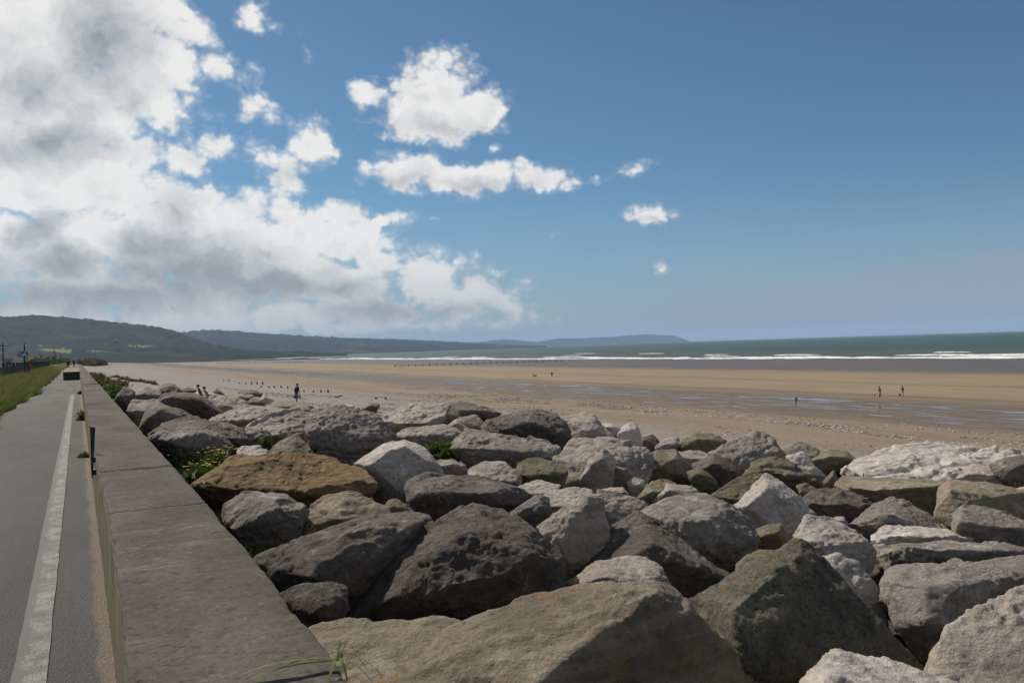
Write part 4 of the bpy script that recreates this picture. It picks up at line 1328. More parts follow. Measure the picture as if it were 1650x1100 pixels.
# --- far left rocks along the wall
B([(185, 646), (189, 635), (204, 624), (217, 630), (219, 644), (206, 668)], 'dark', 'dark fronted rock against the wall, farthest left of the large ones', brow=[(192, 637, .1), (214, 637, .1), (205, 655, 0)], soft=2)
B([(216, 638), (235, 624), (257, 628), (262, 640), (238, 650)], 'grey', 'grey rock behind the dark fronted rock by the wall', soft=2)
B([(205, 662), (214, 645), (235, 643), (257, 645), (245, 658), (218, 680)], 'pink', 'brownish lit rock touching the wall edge at the left', face=.35, soft=2)
B([(254, 648), (267, 635), (282, 633), (325, 637), (342, 653), (362, 666), (338, 680), (300, 674), (268, 660)], 'dark', 'broad rock at the left with a large black overhanging front', brow=[(262, 645, .15), (280, 640, .1), (318, 643, .1), (350, 662, .15)], soft=2, rough=.9)
B([(224, 692), (227, 680), (238, 656), (254, 648), (272, 655), (297, 676), (270, 690), (240, 698)], 'grey', 'bluish grey smooth fronted rock by the wall at the left', brow=[(242, 672, .1), (258, 660, .2), (285, 676, .2)], soft=2, rough=.6)
B([(274, 655), (296, 661), (317, 674), (300, 682), (282, 672)], 'dark', 'dark sloping stone right of the bluish grey rock', soft=2)
B([(236, 700), (267, 683), (307, 674), (335, 679), (362, 680), (384, 688), (397, 705), (390, 720), (344, 716), (270, 708)], 'dark', 'wide dark rock with a pale rounded back, left of the cracked slab', face=.62, soft=3)
B([(241, 706), (265, 690), (300, 692), (333, 693), (347, 700), (374, 716), (360, 735), (330, 744), (305, 748), (280, 733), (256, 718)], 'grey', 'grey rock with a lit ridge above the yellow flowered weeds', brow=[(271, 709, .15), (296, 709, .2), (328, 700, .35), (320, 730, .05)], soft=2, rough=1.1)
B([(335, 678), (362, 664), (398, 654), (424, 656), (432, 663), (409, 676), (386, 690), (358, 686)], 'pink', 'light knobbly rock right of the black overhang', face=.4, rough=1.2)
B([(332, 644), (347, 637), (370, 638), (396, 647), (396, 656), (362, 666), (342, 655)], 'pink', 'low light rock behind the black overhang', face=.3, rough=1.2)
B([(363, 644), (385, 634), (410, 636), (398, 646), (374, 650)], 'tan', 'small yellowish topped rock on the far crest', soft=2)
B([(383, 631), (400, 628), (414, 629), (425, 636), (421, 642), (396, 638)], 'dark', 'flat dark rock on the far crest, left of the person with bags', soft=2)
B([(419, 646), (425, 634), (442, 645), (430, 656)], 'pale', 'small white peaked stone on the far crest', soft=1)
B([(394, 650), (407, 641), (426, 648), (429, 658), (405, 658)], 'dark', 'small dark dome of rock below the white peaked stone', soft=3)
B([(427, 658), (447, 646), (480, 649), (502, 654), (485, 662), (445, 664)], 'tan', 'long flat tan rock just in front of the person with bags', face=.3, soft=2)
B([(314, 632), (327, 625), (343, 631), (352, 640), (330, 642)], 'pale', 'pale rock directly in front of the two people', soft=2)
B([(341, 632), (350, 626), (362, 635), (352, 642)], 'dark', 'small dark rock right of the two people', soft=2)
B([(291, 629), (304, 623), (316, 628), (316, 636), (298, 637)], 'dark', 'small dark rock left of the two people', soft=2)
B([(251, 629), (265, 617), (279, 617), (295, 631), (280, 636), (258, 636)], 'tan', 'tan rock with a dark right side at the far left crest', brow=[(278, 621, .3), (282, 632, 0)], soft=2)
B([(243, 619), (248, 610), (257, 621), (250, 624)], 'dark', 'tiny dark pointed stone at the far left crest', soft=1)
B([(540, 656), (556, 650), (572, 654), (562, 662), (546, 662)], 'pale', 'small pale stone on the crest above the bulky rock', soft=2)
B([(582, 660), (600, 648), (612, 652), (604, 664)], 'dark', 'thin dark stone on the crest left of the light mound', soft=1)

# stones lower in the gaps, only seen between the large ones
_rr = random.Random(11)
filler_label = 'small half hidden stone deep in the gaps between the large boulders'
_protos = []
for i in range(5):
    pts = []
    for j in range(16):
        a, zz = _rr.uniform(0, 6.283), _rr.uniform(-1, 1)
        q = math.sqrt(max(0, 1 - zz * zz))
        pts.append(Vector((q * math.cos(a) * 0.5, q * math.sin(a) * 0.42, zz * 0.36)))
    me = remeshed(pts, 0.05, 2)
    roughen(me, 0.8, 900 + i, 1.0, 0, 0.05)
    _protos.append(me)
FILL = []
for (x, y, s) in [(330, 812, 30), (348, 838, 36), (470, 905, 40), (545, 880, 40), (610, 870, 50), (690, 845, 40), (600, 815, 30), (470, 830, 25), (905, 940, 60), (900, 960, 50), (1090, 950, 60), (1180, 925, 40), (1210, 895, 40), (1290, 870, 40), (1400, 930, 60),
                  (1440, 1020, 70), (1470, 1060, 70), (1420, 980, 60), (740, 735, 30), (700, 738, 30), (590, 760, 26), (560, 770, 26), (1000, 870, 40), (1020, 780, 26), (1130, 800, 30), (1110, 790, 26), (1280, 890, 36), (1330, 860, 30), (1400, 850, 30),
                  (960, 880, 50), (985, 860, 40), (860, 770, 24), (815, 790, 24), (760, 750, 24), (230, 705, 18), (300, 690, 20), (400, 715, 22), (430, 750, 26), (1180, 790, 26), (1250, 790, 26), (1345, 790, 26), (1530, 815, 30), (1500, 870, 36),
                  (1240, 720, 22), (1060, 740, 22), (1350, 760, 22), (980, 705, 20), (1130, 735, 22), (820, 690, 20), (660, 700, 20)]:
    z0 = hit(x, y, lambda v, u: rock_z(v, u) - 0.22, 0.8, 300)
    p = at(x, y, z0)
    o = link('boulder', _protos[_rr.randrange(5)], None, loc=p)
    if not o.data.materials:
        o.data.materials.append(ROCK['dark'])
    k_ = 2.0 * s * z0 / FPX
    o.scale = (k_, k_ * 1.1, k_ * 0.9)
    o.rotation_euler = (_rr.uniform(-.4, .4), _rr.uniform(-.4, .4), _rr.uniform(0, 6.28))
    tag(o, filler_label, 'boulder', 'small stones deep in the gaps')
    FILL.append(o)


# ------------------------------------------------------------------ pebbles and shells strewn on the sand
def pebbles():
    rs = np.random.RandomState(5)
    ico = bmesh.new()
    bmesh.ops.create_icosphere(ico, subdivisions=1, radius=1.0)
    iv = np.array([v.co[:] for v in ico.verts])
    jf = np.array([[v.index for v in f.verts] for f in ico.faces])
    ico.free()
    pts, sz = [], []

    def belt(n, u0, u1, vm, vs, s0, s1):
        u = u0 + (u1 - u0) * rs.rand(n * 3) ** 1.6
        v = vm + vs * rs.normal(size=n * 3) + 5.0 * fbm2(u * 0.02, u * 0, 3)
        cl = fbm2(v * 0.25, u * 0.12, 4)
        keep = (cl > -0.02) & (v > 15)
        u, v = u[keep][:n], v[keep][:n]
        pts.append(np.stack([v, u, beach_z(v, u)], 1))
        sz.append(s0 + (s1 - s0) * rs.rand(len(u)) ** 2)

    belt(9000, 20, 150, 51, 3.2, 0.03, 0.10)
    belt(3000, 20, 160, 58, 6.0, 0.03, 0.08)
    belt(13000, 10, 110, 29, 6.5, 0.03, 0.085)
    P, S = np.concatenate(pts), np.concatenate(sz)
    n = len(P)
    sc = np.stack([S * rs.uniform(.8, 1.4, n), S * rs.uniform(.8, 1.4, n), S * rs.uniform(.4, .7, n)], 1)
    V = (iv[None] * sc[:, None] + P[:, None] + np.array([0, 0, 0.02])).reshape(-1, 3)
    F = (jf[None] + (np.arange(n) * len(iv))[:, None, None]).reshape(-1, 3)
    return tri_mesh(V, F, True)


def pebble_material():
    m, k, b = material('beach_pebbles', (0.4, 0.37, 0.35), 0.8, 0.2)
    p = pos(k)
    c = k.sep(k.voronoi(p, 4.0, 'F1', 1))
    k.put(b.inputs['Base Color'], k.mix(k.step(c[0], 0.25, 0.95), (0.13, 0.11, 0.10), (0.60, 0.55, 0.51)))
    return m


tag(link('pebbles_and_shells', pebbles(), pebble_material()), 'pale pebbles and shells strewn in belts across the brown sand', 'pebbles', kind='stuff')


# broken stone wedged in the gaps of the bank
def gap_stones():
    rs = np.random.RandomState(12)
    ico = bmesh.new()
    bmesh.ops.create_icosphere(ico, subdivisions=1, radius=1.0)
    iv = np.array([v.co[:] for v in ico.verts])
    jf = np.array([[v.index for v in f.verts] for f in ico.faces])
    ico.free()
    n = 3200
    u = 0.5 + 40 * rs.rand(n) ** 1.8
    v = 0.8 + 11.5 * rs.rand(n)
    z = np.array([float(rock_z(a, b)) for a, b in zip(v, u)]) - 0.62 + 0.30 * rs.rand(n)
    S = 0.05 + 0.17 * rs.rand(n) ** 2
    jit = iv[None] * (0.72 + 0.5 * rs.rand(n, len(iv), 1)) * (S[:, None] * rs.uniform(0.6, 1.3, (n, 3)))[:, None]
    V = (jit + np.stack([v, u, z], 1)[:, None]).reshape(-1, 3)
    F = (jf[None] + (np.arange(n) * len(iv))[:, None, None]).reshape(-1, 3)
    return tri_mesh(V, F)


tag(link('broken_stone', gap_stones(), ROCK['grey']), 'small broken stones lying in the dark gaps between the boulders', 'rubble', kind='stuff')


# ------------------------------------------------------------------ grass and weeds
def blades(n, where, h0, h1, w, lean=0.5, seed=1, seg=2):
    """grass blades as narrow bent strips; where(rs, n) gives root points"""
    rs = np.random.RandomState(seed)
    roots = where(rs, n)
    n = len(roots)
    h = h0 + (h1 - h0) * rs.rand(n)
    a = rs.rand(n) * 2 * math.pi
    ln = lean * rs.rand(n) * h
    side = np.stack([-np.sin(a), np.cos(a), np.zeros(n)], 1)
    tow = np.stack([np.cos(a), np.sin(a), np.zeros(n)], 1)
    turn = rs.rand(n) * 2 * math.pi
    wd = np.stack([np.cos(turn), np.sin(turn), np.zeros(n)], 1)
    ww = w * (0.6 + 0.8 * rs.rand(n))
    V = []
    for i in range(seg + 1):
        t = i / seg
        c = roots + tow * (ln * t * t)[:, None] + np.array([0, 0, 1.0]) * (h * (t - 0.25 * t * t * lean))[:, None]
        k_ = (ww * (1 - t * 0.92))[:, None]
        V += [c - wd * k_ * 0.5, c + wd * k_ * 0.5]
    V = np.stack(V, 1)
    m = 2 * (seg + 1)
    F = []
    for i in range(seg):
        F.append(np.array([2 * i, 2 * i + 1, 2 * i + 3, 2 * i + 2]))
    F = (np.array(F)[None] + (np.arange(n) * m)[:, None, None]).reshape(-1, 4)
    return tri_mesh(V.reshape(-1, 3), F)


def verge_roots(lo, hi, u0, u1):
    def f(rs, n):
        u = u0 + (u1 - u0) * rs.rand(n) ** 1.5
        edge = -2.02 + 0.3 * fbm2(u * 0.25, u * 0, 3) + 0.35 * np.clip((6 - np.abs(u - 47)) / 6, 0, 1)
        x = edge - (lo + (hi - lo) * rs.rand(n) ** 1.2)
        z = np.interp(-x, [0, 2.1, 2.45, 3.0, 3.8, 6, 14], [-0.07, -0.03, 0.22, 0.48, 0.60, 0.45, -0.1])
        return np.stack([x, u, z - 0.03], 1)
    return f


tag(link('verge_grass', blades(60000, verge_roots(-0.06, 2.2, 20, 120), 0.18, 0.50, 0.032, 0.8, 2), M['grass']), 'rough green grass growing on the verge left of the path', 'grass', kind='stuff')
tag(link('dry_verge_grass', blades(22000, verge_roots(0.1, 2.6, 20, 140), 0.28, 0.62, 0.024, 0.7, 3), M['drygrass']), 'tall yellowing grass among the green verge left of the path', 'grass', kind='stuff')


def clump(name, label, centre, radius, height, n, mat, seed, flower=None, nf=0, cat='plant', leafy=False, group=None):
    rt = empty(name, centre)
    rs0 = np.random.RandomState(seed)

    def where(rs, m):
        a, r = rs.rand(m) * 6.283, radius * np.sqrt(rs.rand(m))
        return np.stack([np.cos(a) * r, np.sin(a) * r, np.full(m, -0.06)], 1)
    if leafy:
        # short broad leaves filling a low dome
        rs = np.random.RandomState(seed + 5)
        q = rs.normal(size=(n, 3))
        q /= np.linalg.norm(q, axis=1, keepdims=True)
        q[:, 2] = np.abs(q[:, 2])
        c = q * (rs.rand(n, 1) ** 0.4) * np.array([radius, radius, height])
        c *= (0.75 + 0.45 * fbm(q * 2.2 + seed, 3))[:, None]
        L = (0.05 + 0.06 * rs.rand(n)) * (0.6 + radius)
        d1 = rs.normal(size=(n, 3))
        d1 /= np.linalg.norm(d1, axis=1, keepdims=True)
        d2 = np.cross(d1, rs.normal(size=(n, 3)))
        d2 /= np.linalg.norm(d2, axis=1, keepdims=True)
        V = np.stack([c - d1 * L[:, None], c + d2 * L[:, None] * 0.35, c + d1 * L[:, None], c - d2 * L[:, None] * 0.35], 1).reshape(-1, 3)
        F = np.arange(n * 4).reshape(n, 4)
        link('foliage', tri_mesh(V, F), mat, rt)['kind'] = 'stuff'
        link('stems', blades(max(6, n // 25), where, height * 0.7, height * 1.1, 0.012, 0.5, seed), mat, rt)['kind'] = 'stuff'
    else:
        link('foliage', blades(n, where, height * 0.45, height, 0.010 + 0.006 * radius, 0.9, seed, 3), mat, rt)['kind'] = 'stuff'
    if flower is not None:
        # flower heads on thin stalks
        bm = bmesh.new()
        st = bmesh.new()
        for i in range(nf):
            a, r = rs0.rand() * 6.283, radius * 0.9 * math.sqrt(rs0.rand())
            top = Vector((math.cos(a) * r, math.sin(a) * r, height * (0.75 + 0.5 * rs0.rand())))
            foot = Vector((top.x * 0.7, top.y * 0.7, -0.05))
            tube_bm(foot, top, 0.004, 0.003, 4, st)
            rr = 0.011 + 0.010 * rs0.rand()
            for j in range(7):
                b_ = j * 6.283 / 7
                p0 = top + Vector((math.cos(b_) * rr, math.sin(b_) * rr, rr * 0.3))
                p1 = top + Vector((math.cos(b_ + .6) * rr, math.sin(b_ + .6) * rr, rr * 0.3))
                bm.faces.new([bm.verts.new(top + Vector((0, 0, rr * 0.4))), bm.verts.new(p0), bm.verts.new(p1)])
        link('flower_stalks', bm_mesh(st), mat, rt)['kind'] = 'stuff'
        link('flower_heads', bm_mesh(bm), flower, rt)['kind'] = 'stuff'
    return tag(rt, label, cat, group)


def bank(px, py, lift=0.0):
    z = hit(px, py, lambda v, u: rock_z(v, u) - 0.05, 0.8, 300)
    p = at(px, py, z)
    p.z += lift
    return p


clump('flowering_weed', 'yellow flowered weeds in the gap between the wall and the ochre slab', bank(325, 772), 0.26, 0.16, 420, M['leaf'], 21, M['flower'], 30, leafy=True)
clump('flowering_weed', 'dense yellow flowered weeds beside the left end of the ochre slab', bank(352, 758), 0.26, 0.24, 380, M['grass'], 22, M['flower'], 46, leafy=True)
clump('flowering_weed', 'green weeds under the grey rock with the lit ridge, next to the wall', bank(296, 752), 0.20, 0.14, 300, M['leaf'], 23, M['flower'], 10, leafy=True)
clump('flowering_weed', 'thin weeds with a few yellow flowers growing up the sharp peaked tan rock', bank(505, 880), 0.20, 0.12, 260, M['leaf'], 24, M['flower'], 12, leafy=True)
clump('grass_tuft', 'bright green grass tuft below the dark grey rock next to the wall', bank(412, 896), 0.14, 0.20, 90, M['grass'], 25, cat='grass')
clump('grass_tuft', 'green grass tuft in the crack left of the sharp peaked tan rock', bank(446, 884), 0.16, 0.16, 110, M['grass'], 26, cat='grass')
clump('grass_tuft', 'dry tall grass tuft below the rusty tan boulder', bank(1012, 792), 0.22, 0.50, 110, M['drygrass'], 27, cat='grass')
clump('weed', 'dark green weeds under the overhang behind the white boulder', bank(716, 738, 0.06), 0.42, 0.22, 600, M['leaf'], 28, leafy=True)
clump('weed', 'pale headed thin weeds standing in the dark hollow above the ochre slab', bank(552, 752), 0.28, 0.42, 60, M['leaf'], 29, M['paleflower'], 9)
clump('weed', 'green weed sprig behind the small knobbly white stone', bank(428, 724), 0.16, 0.36, 110, M['leaf'], 30, leafy=True)
clump('grass_tuft', 'small grass tuft growing at the foot of the tan foreground slab', Vector((0.80, 1.72, 0.55)), 0.10, 0.20, 46, M['grass'], 31, cat='grass')

# long blades bent over the coping near the camera
def bent_grass():
    root = at(543, 1064, 2.40)
    rt = empty('bent_grass', root)
    for (px, py, dz, w, hgt) in [(383, 1088, 2.30, 0.024, 0.02), (405, 1092, 2.29, 0.020, 0.012), (440, 1082, 2.33, 0.014, 0.02), (556, 1040, 2.36, 0.006, 0.03), (590, 1075, 2.36, 0.008, 0.03), (560, 1098, 2.30, 0.010, 0.03), (600, 1098, 2.28, 0.008, 0.02), (575, 1052, 2.38, 0.006, 0.03), (530, 1100, 2.28, 0.009, 0.02), (615, 1088, 2.30, 0.007, 0.03)]:
        tip = at(px, py, dz) - root
        V, F = [], []
        s = tip.cross(Vector((0.1, 0.2, 1))).normalized()
        for j in range(9):
            t = j / 8
            c = tip * t + Vector((0, 0, hgt * 4 * t * (1 - t)))
            q = s * w * (0.35 + 0.65 * math.sin(math.pi * min(1, 0.15 + t * 0.9))) * 0.5
            V += [c - q, c + q]
            if j:
                F.append((2 * j - 2, 2 * j - 1, 2 * j + 1, 2 * j))
        link('blade', mesh_from(V, F), M['grass'], rt)
    return tag(rt, 'long green grass blades bent over the top of the wall near the bottom', 'grass')


bent_grass()

# scrub on the bank beyond the boulders, along the far wall
scr = [(150, 606, 1.6, .55, 'scrub'), (160, 613, 1.4, .6, 'leaf'), (170, 622, 1.2, .6, 'scrub'), (180, 630, 1.0, .55, 'leaf'), (188, 622, 1.3, .6, 'scrub'), (200, 616, 1.3, .55, 'scrub'), (214, 619, 1.2, .5, 'leaf'), (228, 620, 1.0, .5, 'scrub'), (186, 612, 1.4, .5, 'scrub'), (240, 622, .9, .45, 'scrub'), (183, 639, .9, .5, 'leaf'), (176, 629, 1.0, .5, 'scrub')]
names = ['at the far end of the boulders, farthest along the wall', 'beside the far wall, second from its far end', 'beside the far wall, brownish and low', 'closest to the wall just before the dark fronted rock',
         'brown, behind the dark fronted rock by the wall', 'brown, on the crest left of the tan rock', 'green, between the small rocks at the far left crest', 'low and brown beside the tiny pointed stone', 'brown, on the shingle edge at the far left', 'small and brown left of the tan far rock', 'green, squeezed between the wall and the dark fronted rock', 'brown, touching the wall beyond the dark fronted rock']
for (x, y, r, h, mt), nm in zip(scr, names):
    p = bank(x, y)
    p.z = max(p.z, float(beach_z(p.x, p.y))) - 0.05
    p.x = max(p.x, WALL_R + 0.35 * r)
    clump('scrub_plant', 'scrub plant ' + nm, p, r * 0.7, h * 0.95, 420, M[mt], int(x), leafy=True, group='scrub along the far wall')
for i, (x, u, h, nm) in enumerate([(0.06, 25.0, .34, 'bushy weed at the foot of the wall on the path side'), (0.07, 15.5, .08, 'tiny dark weed at the foot of the wall, nearer the camera'), (0.08, 44.0, .22, 'far weed at the foot of the wall where the white line ends')]):
    clump('weed', nm, (x, u, 0.0), 0.10 + 0.3 * h, h, 160, M['scrub'], 70 + i, leafy=True)

# dark bushes on the pasture behind the fence
for i, (px, py, d, r, h, nm) in enumerate([(72, 585, 260, 6, 3.0, 'dark bush left of the path end, behind the fence'), (84, 584, 300, 7, 3.2, 'dark bush in the far hedge left of the path'), (96, 583.5, 330, 7, 3.0, 'dark bush at the end of the far hedge'),
                                     (60, 586, 240, 5, 2.6, 'dark bush right behind the red lifebuoy box'), (140, 582, 320, 6, 2.6, 'green bush beyond the end of the wall'), (156, 582.5, 300, 5, 2.0, 'low green bush on the shingle beyond the wall')]):
    p = at(px, py, d)
    p.z = -0.6
    clump('bush', nm, p, r, h + 1.2, 900, M['leaf'] if i < 4 else M['scrub'], 40 + i, leafy=True, cat='bush')


# ------------------------------------------------------------------ far end of the promenade
bl = empty('concrete_barrier', (-0.48, 95, 0))
tag(bl, 'low concrete barrier with a sunlit pale top standing out across the far path', 'barrier')
link('barrier_shaded_wall', bm_mesh(box_bm((1.15, 38, 0.62), (0, 0, 0.31), 0.03)), M['rubble'], bl)  # dark material puts the face's shade into its colour
link('barrier_sunlit_top', bm_mesh(box_bm((1.22, 38.2, 0.06), (0, 0, 0.652), 0.02)), M['wallface'], bl)  # paler material puts sunlight on the top into its colour


# dark steel plate fixed to the wall
pl = empty('steel_plate', (WALL_L - 0.030, 9.0, 0.45))
tag(pl, 'narrow dark steel plate standing against the path side of the wall', 'plate')
bm = bmesh.new()
q = [(0.000, 0, 0.02), (0.012, 0, 0.02), (0.046, 0, 0.50), (0.0, 0, 0.51)]
A = [bm.verts.new((x - 0.012, -0.012, z)) for x, y, z in q]
Bv = [bm.verts.new((x - 0.012, 0.012, z)) for x, y, z in q]
bm.faces.new(A)
bm.faces.new(Bv[::-1])
for i in range(4):
    j = (i + 1) % 4
    bm.faces.new((A[i], Bv[i], Bv[j], A[j]))
bmesh.ops.recalc_face_normals(bm, faces=bm.faces[:])
link('plate_blade', bm_mesh(bm), M['iron'], pl)
link('bracket', bm_mesh(box_bm((0.05, 0.09, 0.05), (0.015, 0.03, 0.07), 0.004)), M['iron'], pl)
link('bracket', bm_mesh(box_bm((0.05, 0.09, 0.05), (0.015, 0.03, 0.19), 0.004)), M['iron'], pl)


# fence beyond the verge
fx = -3.85
fence = empty('paling_fence', (fx, 60, 0.5))
tag(fence, 'dark green paling fence behind the grass verge at the left', 'fence')
fu = [54 + 3.1 * i for i in range(30)]
for i, u in enumerate(fu):
    bm = box_bm((0.13, 0.13, 1.35), (0, u - 60, 0.35), 0.012)
    box_bm((0.15, 0.15, 0.05), (0, u - 60, 1.045), 0.01, bm)
    link('fence_post', bm_mesh(bm), M['fence'], fence)
for z in (0.30, 0.72):
    link('fence_rail', bm_mesh(box_bm((0.05, 93, 0.09), (0.07, 40, z))), M['fence'], fence)
bm = bmesh.new()
u = 50.0
rr = random.Random(4)
while u < 145:
    hgt = 0.98 + rr.uniform(-.05, .03)
    if u < 66 and rr.random() < 0.35:
        u += 0.16
        continue
    box_bm((0.025, 0.10, hgt), (0.10, u - 60, hgt / 2 - 0.12), 0, bm)
    u += 0.16 if u < 90 else 0.3
pal = link('palings', bm_mesh(bm), M['fence'], fence)
pal['kind'] = 'stuff'

# shared path sign on a pole
sp = at(40.5, 600, 58)
sp.z = 0.55
sign = empty('path_sign', sp)
tag(sign, 'round blue sign on a dark pole behind the grass verge', 'sign')
link('pole', bm_mesh(tube_bm((0, 0, -0.2), (0, 0, 2.18), 0.055, 0.05, 10)), M['iron'], sign)
link('pole_cap', bm_mesh(tube_bm((0, 0, 2.18), (0, 0, 2.32), 0.062, 0.008, 10)), M['iron'], sign)
zc = 1.58
disc = link('sign_disc', bm_mesh(tube_bm((0, -0.085, zc), (0, -0.060, zc), 0.225, 0.225, 32)), M['signblue'], sign)
link('sign_rim', bm_mesh(tube_bm((0, -0.060, zc), (0, -0.052, zc), 0.238, 0.238, 32)), M['white'], disc)
bm = tube_bm((0.075, -0.0875, zc - 0.07), (0.075, -0.086, zc - 0.07), 0.052, 0.052, 14)
tube_bm((-0.075, -0.0875, zc - 0.07), (-0.075, -0.086, zc - 0.07), 0.052, 0.052, 14, bm)
box_bm((0.13, 0.002, 0.02), (0, -0.0870, zc - 0.02), 0, bm)
tube_bm((0.0, -0.0875, zc + 0.12), (0, -0.086, zc + 0.12), 0.03, 0.03, 12, bm)
box_bm((0.05, 0.002, 0.10), (0, -0.0870, zc + 0.05), 0, bm)
link('sign_symbol', bm_mesh(bm), M['white'], disc)
link('bracket', bm_mesh(box_bm((0.16, 0.04, 0.04), (0, -0.045, zc + 0.1))), M['iron'], sign)

# lifebuoy box
lp = at(46.5, 598, 62)
lp.z = 0.55
lb = empty('lifebuoy_station', lp)
tag(lb, 'red lifebuoy box on a short post right of the blue sign', 'lifebuoy')
link('post', bm_mesh(box_bm((0.10, 0.10, 0.9), (0, 0, 0.3), 0.01)), M['iron'], lb)
bm = box_bm((0.24, 0.14, 0.62), (0, -0.08, 0.75), 0.05)
bx = link('box', bm_mesh(bm), M['red'], lb)
link('box_lid', bm_mesh(box_bm((0.26, 0.17, 0.08), (0, -0.085, 1.08), 0.03)), M['red'], bx)

# telegraph pole far behind
tp = at(5.5, 590, 150)
tp.z = -0.4
tel = empty('telegraph_pole', tp)
tag(tel, 'thin telegraph pole with a cross arm at the far left edge', 'pole')
link('pole', bm_mesh(tube_bm((0, 0, -0.3), (0, 0, 5.4), 0.11, 0.08, 8)), M['wood'], tel)
link('cross_arm', bm_mesh(box_bm((0.9, 0.1, 0.1), (0, 0, 4.95))), M['wood'], tel)
link('cross_arm', bm_mesh(box_bm((0.7, 0.1, 0.1), (0, 0, 4.4))), M['wood'], tel)


# ------------------------------------------------------------------ far houses
def house(p, w, d, h, rz, wall_mat, label):
    rt = empty('house', p, rz)
    b_ = link('wall', bm_mesh(box_bm((w, d, h), (0, 0, h / 2))), wall_mat, rt)
    bm = bmesh.new()
    o_ = 0.3
    q = [(-w / 2 - o_, -d / 2 - o_, h), (w / 2 + o_, -d / 2 - o_, h), (w / 2 + o_, d / 2 + o_, h), (-w / 2 - o_, d / 2 + o_, h), (-w / 2 - o_, 0, h + d * 0.42), (w / 2 + o_, 0, h + d * 0.42)]
    vs = [bm.verts.new(x) for x in q]
    for f in ((0, 1, 5, 4), (2, 3, 4, 5), (0, 4, 3), (1, 2, 5), (0, 3, 2, 1)):
        bm.faces.new([vs[i] for i in f])
    rf = link('roof', bm_mesh(bm), M['roof'], rt)
    link('chimney', bm_mesh(box_bm((0.8, 0.8, 1.6), (w * 0.3, 0, h + d * 0.42 + 0.3))), M['brick'], rf)
    for i in (-1, 1):
        link('window', bm_mesh(box_bm((w * 0.18, 0.12, h * 0.3), (i * w * 0.25, -d / 2 - 0.03, h * 0.55))), M['glass'], rt)
    link('door', bm_mesh(box_bm((w * 0.12, 0.12, h * 0.55), (0, -d / 2 - 0.03, h * 0.275))), M['glass'], rt)
    return tag(rt, label, 'house', 'far houses')


for (x, y, d, w, wm, lab) in [(20, 585, 420, 9, 'brick', 'brownish far house left of the blue sign, above the fence'), (32, 585.5, 380, 5, 'render', 'pale far house just left of the blue sign pole'), (58, 584, 450, 7, 'brick', 'brownish far house right of the red lifebuoy box'),
                              (79, 583, 560, 11, 'render', 'long pale far house above the bend of the path'), (135.5, 581, 700, 5, 'render', 'small white far house beyond the end of the wall'), (148, 581.4, 760, 6, 'brick', 'small brownish far house right of the white one')]:
    p = at(x, y, d)
    p.z = -1.0
    house(p, w, w * 0.7, w * 0.36 + 1.2, 0.2, M[wm], lab)
# houses on the far hillside, standing on stepped ground
for (x, y, d, w, lab) in [(453, 562, 4150, 15, 'white speck of a house low on the far hillside, left one'), (466, 558, 4400, 13, 'white speck of a house on the far hillside, second from left'), (526, 557.5, 4700, 16, 'white speck of a house high on the far hillside'),
                          (612, 556, 5000, 12, 'white speck of a house on the far shore, right one'), (395, 563, 4000, 12, 'white speck of a house on the far hillside above the shingle'), (187, 549, 2350, 7, 'tiny white house on the wooded hill')]:
    p = at(x, y, depth_on(HP1 if d < 3000 else HP2, 60 if d < 3000 else 50, x, y))
    p.z -= 1.0
    house(p, w, w * 0.6, w * 0.42, 0.5, M['render'], lab)


# ------------------------------------------------------------------ groynes and stumps
def groyne(name, label, a, b, n, h, second=True):
    a, b = Vector(a), Vector(b)
    rt = empty(name, a)
    tag(rt, label, 'groyne')
    rr = random.Random(n)
    prev = None
    for i in range(n):
        p = a.lerp(b, i / (n - 1))
        p.z = max(float(beach_z(p.x, p.y)), SEA_Z)
        hh = h * rr.uniform(0.75, 1.15)
        link('post', bm_mesh(box_bm((0.32, 0.32, hh + 1.0), tuple(p - a + Vector((0, 0, hh / 2 - 0.5))), 0.04)), M['wood'], rt)
        if prev is not None and second:
            for zz in (0.30, 0.72):
                link('plank', bm_mesh(tube_bm(prev - a + Vector((0, 0, h * zz)), p - a + Vector((0, 0, h * zz)), 0.08, 0.08, 4)), M['wood'], rt)
        prev = p
    return rt


g0 = on_beach(636, 591)
g1 = on_beach(905, 582.5)
groyne('timber_groyne', 'long timber groyne running from the sand into the surf near the centre', g0, g1, 26, 1.35)
g2, g3 = on_beach(350, 586.5), on_beach(488, 584.0)
groyne('timber_groyne', 'distant dark groyne on the far sand at the left', g2, g3, 14, 1.5)
stump_spots = [(361, 614, 2), (369, 614, 3), (386, 618, 2), (396, 618.5, 2), (405.5, 619, 3.5), (414, 619, 3.5), (423.5, 619.5, 4), (421, 624, 2), (433, 624.5, 2.5), (442, 624.5, 3), (453, 625, 3), (463.5, 625.5, 3), (490, 631, 2), (505, 632, 2.5), (517, 632, 3), (529, 632.5, 4), (606, 643, 3), (621, 643, 3)]
ords = ['first', 'second', 'third', 'fourth', 'fifth', 'sixth', 'seventh', 'eighth', 'ninth', 'tenth', 'eleventh', 'twelfth', 'thirteenth', 'fourteenth', 'fifteenth', 'sixteenth', 'seventeenth', 'last']
for i, (x, y, s) in enumerate(stump_spots):
    z0 = hit(x, y, beach_z)
    p = at(x, y, z0)
    hh = max(0.25, s * 1.15 * z0 / FPX)
    rt = link('wooden_stump', bm_mesh(tube_bm((0, 0, -0.4), (0.03 * (i % 3 - 1), 0, hh), 0.15, 0.12, 7)), M['wood'], loc=p)
    tag(rt, f'{ords[i]} of the short dark post stumps on the shingle, counted from the left', 'stump', 'row of post stumps on the shingle')
dw = on_beach(546, 640.5)
